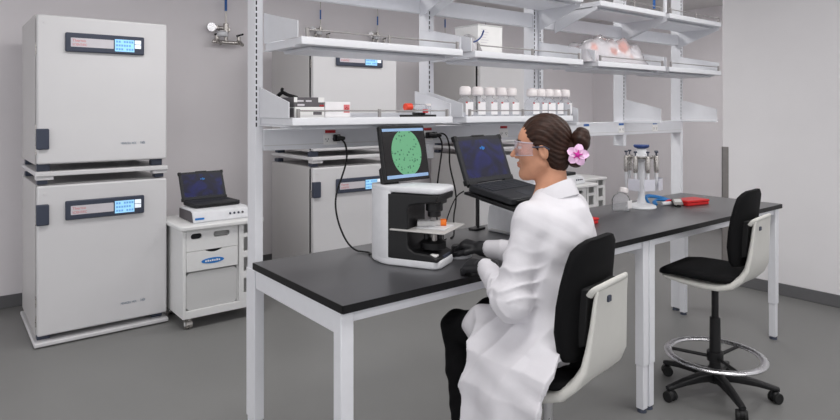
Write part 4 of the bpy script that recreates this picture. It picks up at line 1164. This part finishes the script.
yback = 1.205 + .04 * np.clip((.72 - Z) / .4, -.5, 1) + .5 * np.clip(X - 1.48, 0, .14)
D = np.maximum(D, np.maximum(Y - yfront, yback - Y))
F.put((slice(None),) * 3, D.astype(np.float32), .06)
# front drape down between the knees is hidden; back tail over the seat
# folds
rng = random.Random(11)
def ridge(pts, r, k=.016): F.poly([np.array(p, float) for p in pts], [r] * len(pts), k)
def fold_field():
    X, Y, Z = F.grid()
    u = X * .9 + Y * .5; v = Z
    w1 = np.sin(38 * (v * .8 + u * .55) + 4 * np.sin(11 * u + 7 * v) + 2.2 * np.sin(17 * (Y - v)))
    w2 = np.sin(61 * (u * .8 - v * .45) + 3 * np.sin(19 * v + 5 * Y) + 2 * np.sin(13 * X))
    w3 = np.sin(24 * (Y * .9 - v * .9) + 3 * np.sin(9 * X + 14 * v))
    return .0012 * np.abs(w1) ** 1.5 * np.sign(w1) + .0008 * w2 + .0020 * w3
F.a -= fold_field().astype(np.float32)
# sleeve creases: oblique rings that gather at the elbow; long drag folds over the back
def sleeve_folds(p, q, n, amp, peak, side):
    X, Y, Z = F.grid(); d = q - p; L = float(d @ d)
    t = ((X - p[0]) * d[0] + (Y - p[1]) * d[1] + (Z - p[2]) * d[2]) / L
    px, py, pz = X - p[0] - t * d[0], Y - p[1] - t * d[1], Z - p[2] - t * d[2]
    r = np.sqrt(px * px + py * py + pz * pz); sd = (px * side[0] + py * side[1] + pz * side[2]) / .06
    w = np.exp(-((t - peak) / .38) ** 2) * np.clip(1.6 - r / .07, 0, 1) * ((t > -.25) & (t < 1.02))
    ph = 2 * PI * (n * t + .55 * sd + .25 * np.sin(5 * t + 3 * sd))
    F.a -= (amp * w * ((1 - np.abs(np.sin(ph / 2))) ** 1.6 * 1.6 - .35)).astype(np.float32)
sleeve_folds(LS, LE, 4.6, .0078, .82, np.array([.2, -.95, .1]))
sleeve_folds(LE, LW, 5.2, .0066, .12, np.array([.1, .2, -.95]))
sleeve_folds(RE, RW, 4.6, .0050, .30, np.array([.1, .2, -.95]))
X, Y, Z = F.grid()
a = (X - 1.72) * bl[0] + (Y - 1.38) * bl[1]; b = (X - 1.72) * bf[0] + (Y - 1.38) * bf[1]
th = np.arctan2(a, -b)
wz = np.clip((1.16 - Z) / .2, 0, 1) * np.clip((Z - .66) / .08, 0, 1) * np.clip(1.4 - np.sqrt(a * a + b * b) / .17, 0, 1) 
F.a -= (.0150 * wz * ((1 - np.abs(np.sin(4.2 * th + 1.1 * np.sin(6 * Z + 1.0) + 4.5 * (Z - 1)))) ** 1.4 - .3)).astype(np.float32)
# creases fanning over the hip towards the hanging skirt
wz = np.clip((.90 - Z) / .08, 0, 1) * np.clip((1.62 - X) / .06, 0, 1)
F.a -= (.0100 * wz * ((1 - np.abs(np.sin(19 * (Y * .9 + Z * .5) + 1.6 * np.sin(7 * Z + 9 * Y)))) ** 1.5 - .3)).astype(np.float32)
# open cuffs
F.cap(LW - (LW - LE) * .05, LW + (LW - LE) * .3, .031, .031, .003, 's')
F.cap(RW - (RW - RE) * .10, RW + (RW - RE) * .3, .031, .031, .003, 's')
# hollow neck opening
F.cap(SH + up * .05 + bf * .0, HC - hf * .035 - up * .06, .052, .054, .008, 's')
me = F.mesh('lab_coat', ORG)
coat = wobj('lab_coat', me, M['coat'])
# collar: stand and fold-over
nb = SH + up * .066 - bf * .010
rings = []
for i in range(25):
    ph = math.radians(-150 + 300 * i / 24)     # open at the throat
    o = -bf * math.cos(ph) + bl * math.sin(ph)
    r0 = .060; dz = -.070 * (1 - math.cos(ph)) / 2
    base = nb + o * r0 + up * dz
    prof = [(0, -.012), (.001, .018), (-.001, .034), (.005, .040), (.011, .034), (.020, .012), (.030, -.014), (.026, -.016), (.014, .008), (.006, .026), (.0045, -.012)]
    rings.append([Vector(base + o * p + up * z) for p, z in prof])
at(MB().loft(rings), 'collar', M['coat'], coat)
del F

# ------------------------------------------------------------------ light, world, camera
w = bpy.data.worlds.new('room_world'); bpy.context.scene.world = w; w.use_nodes = True
w.node_tree.nodes['Background'].inputs['Color'].default_value = (.97, .97, 1, 1)
w.node_tree.nodes['Background'].inputs['Strength'].default_value = WORLD
cam = bpy.data.cameras.new('camera'); cam.sensor_width = 36; cam.lens = 608.6 / 840 * 36
cam.shift_x = 0; cam.shift_y = -100 / 840; cam.clip_start = .05
co_ = bpy.data.objects.new('camera', cam); COL.objects.link(co_)
co_.location = (0, 0, 1.55); co_.rotation_euler = (PI / 2, 0, -math.radians(38.44))
sc_ = bpy.context.scene; sc_.camera = co_
sc_.view_settings.view_transform = 'Standard'; sc_.view_settings.look = 'None'; sc_.view_settings.gamma = 1
sc_.view_settings.exposure = EXPOSURE
sc_.cycles.max_bounces = 10; sc_.cycles.transparent_max_bounces = 16
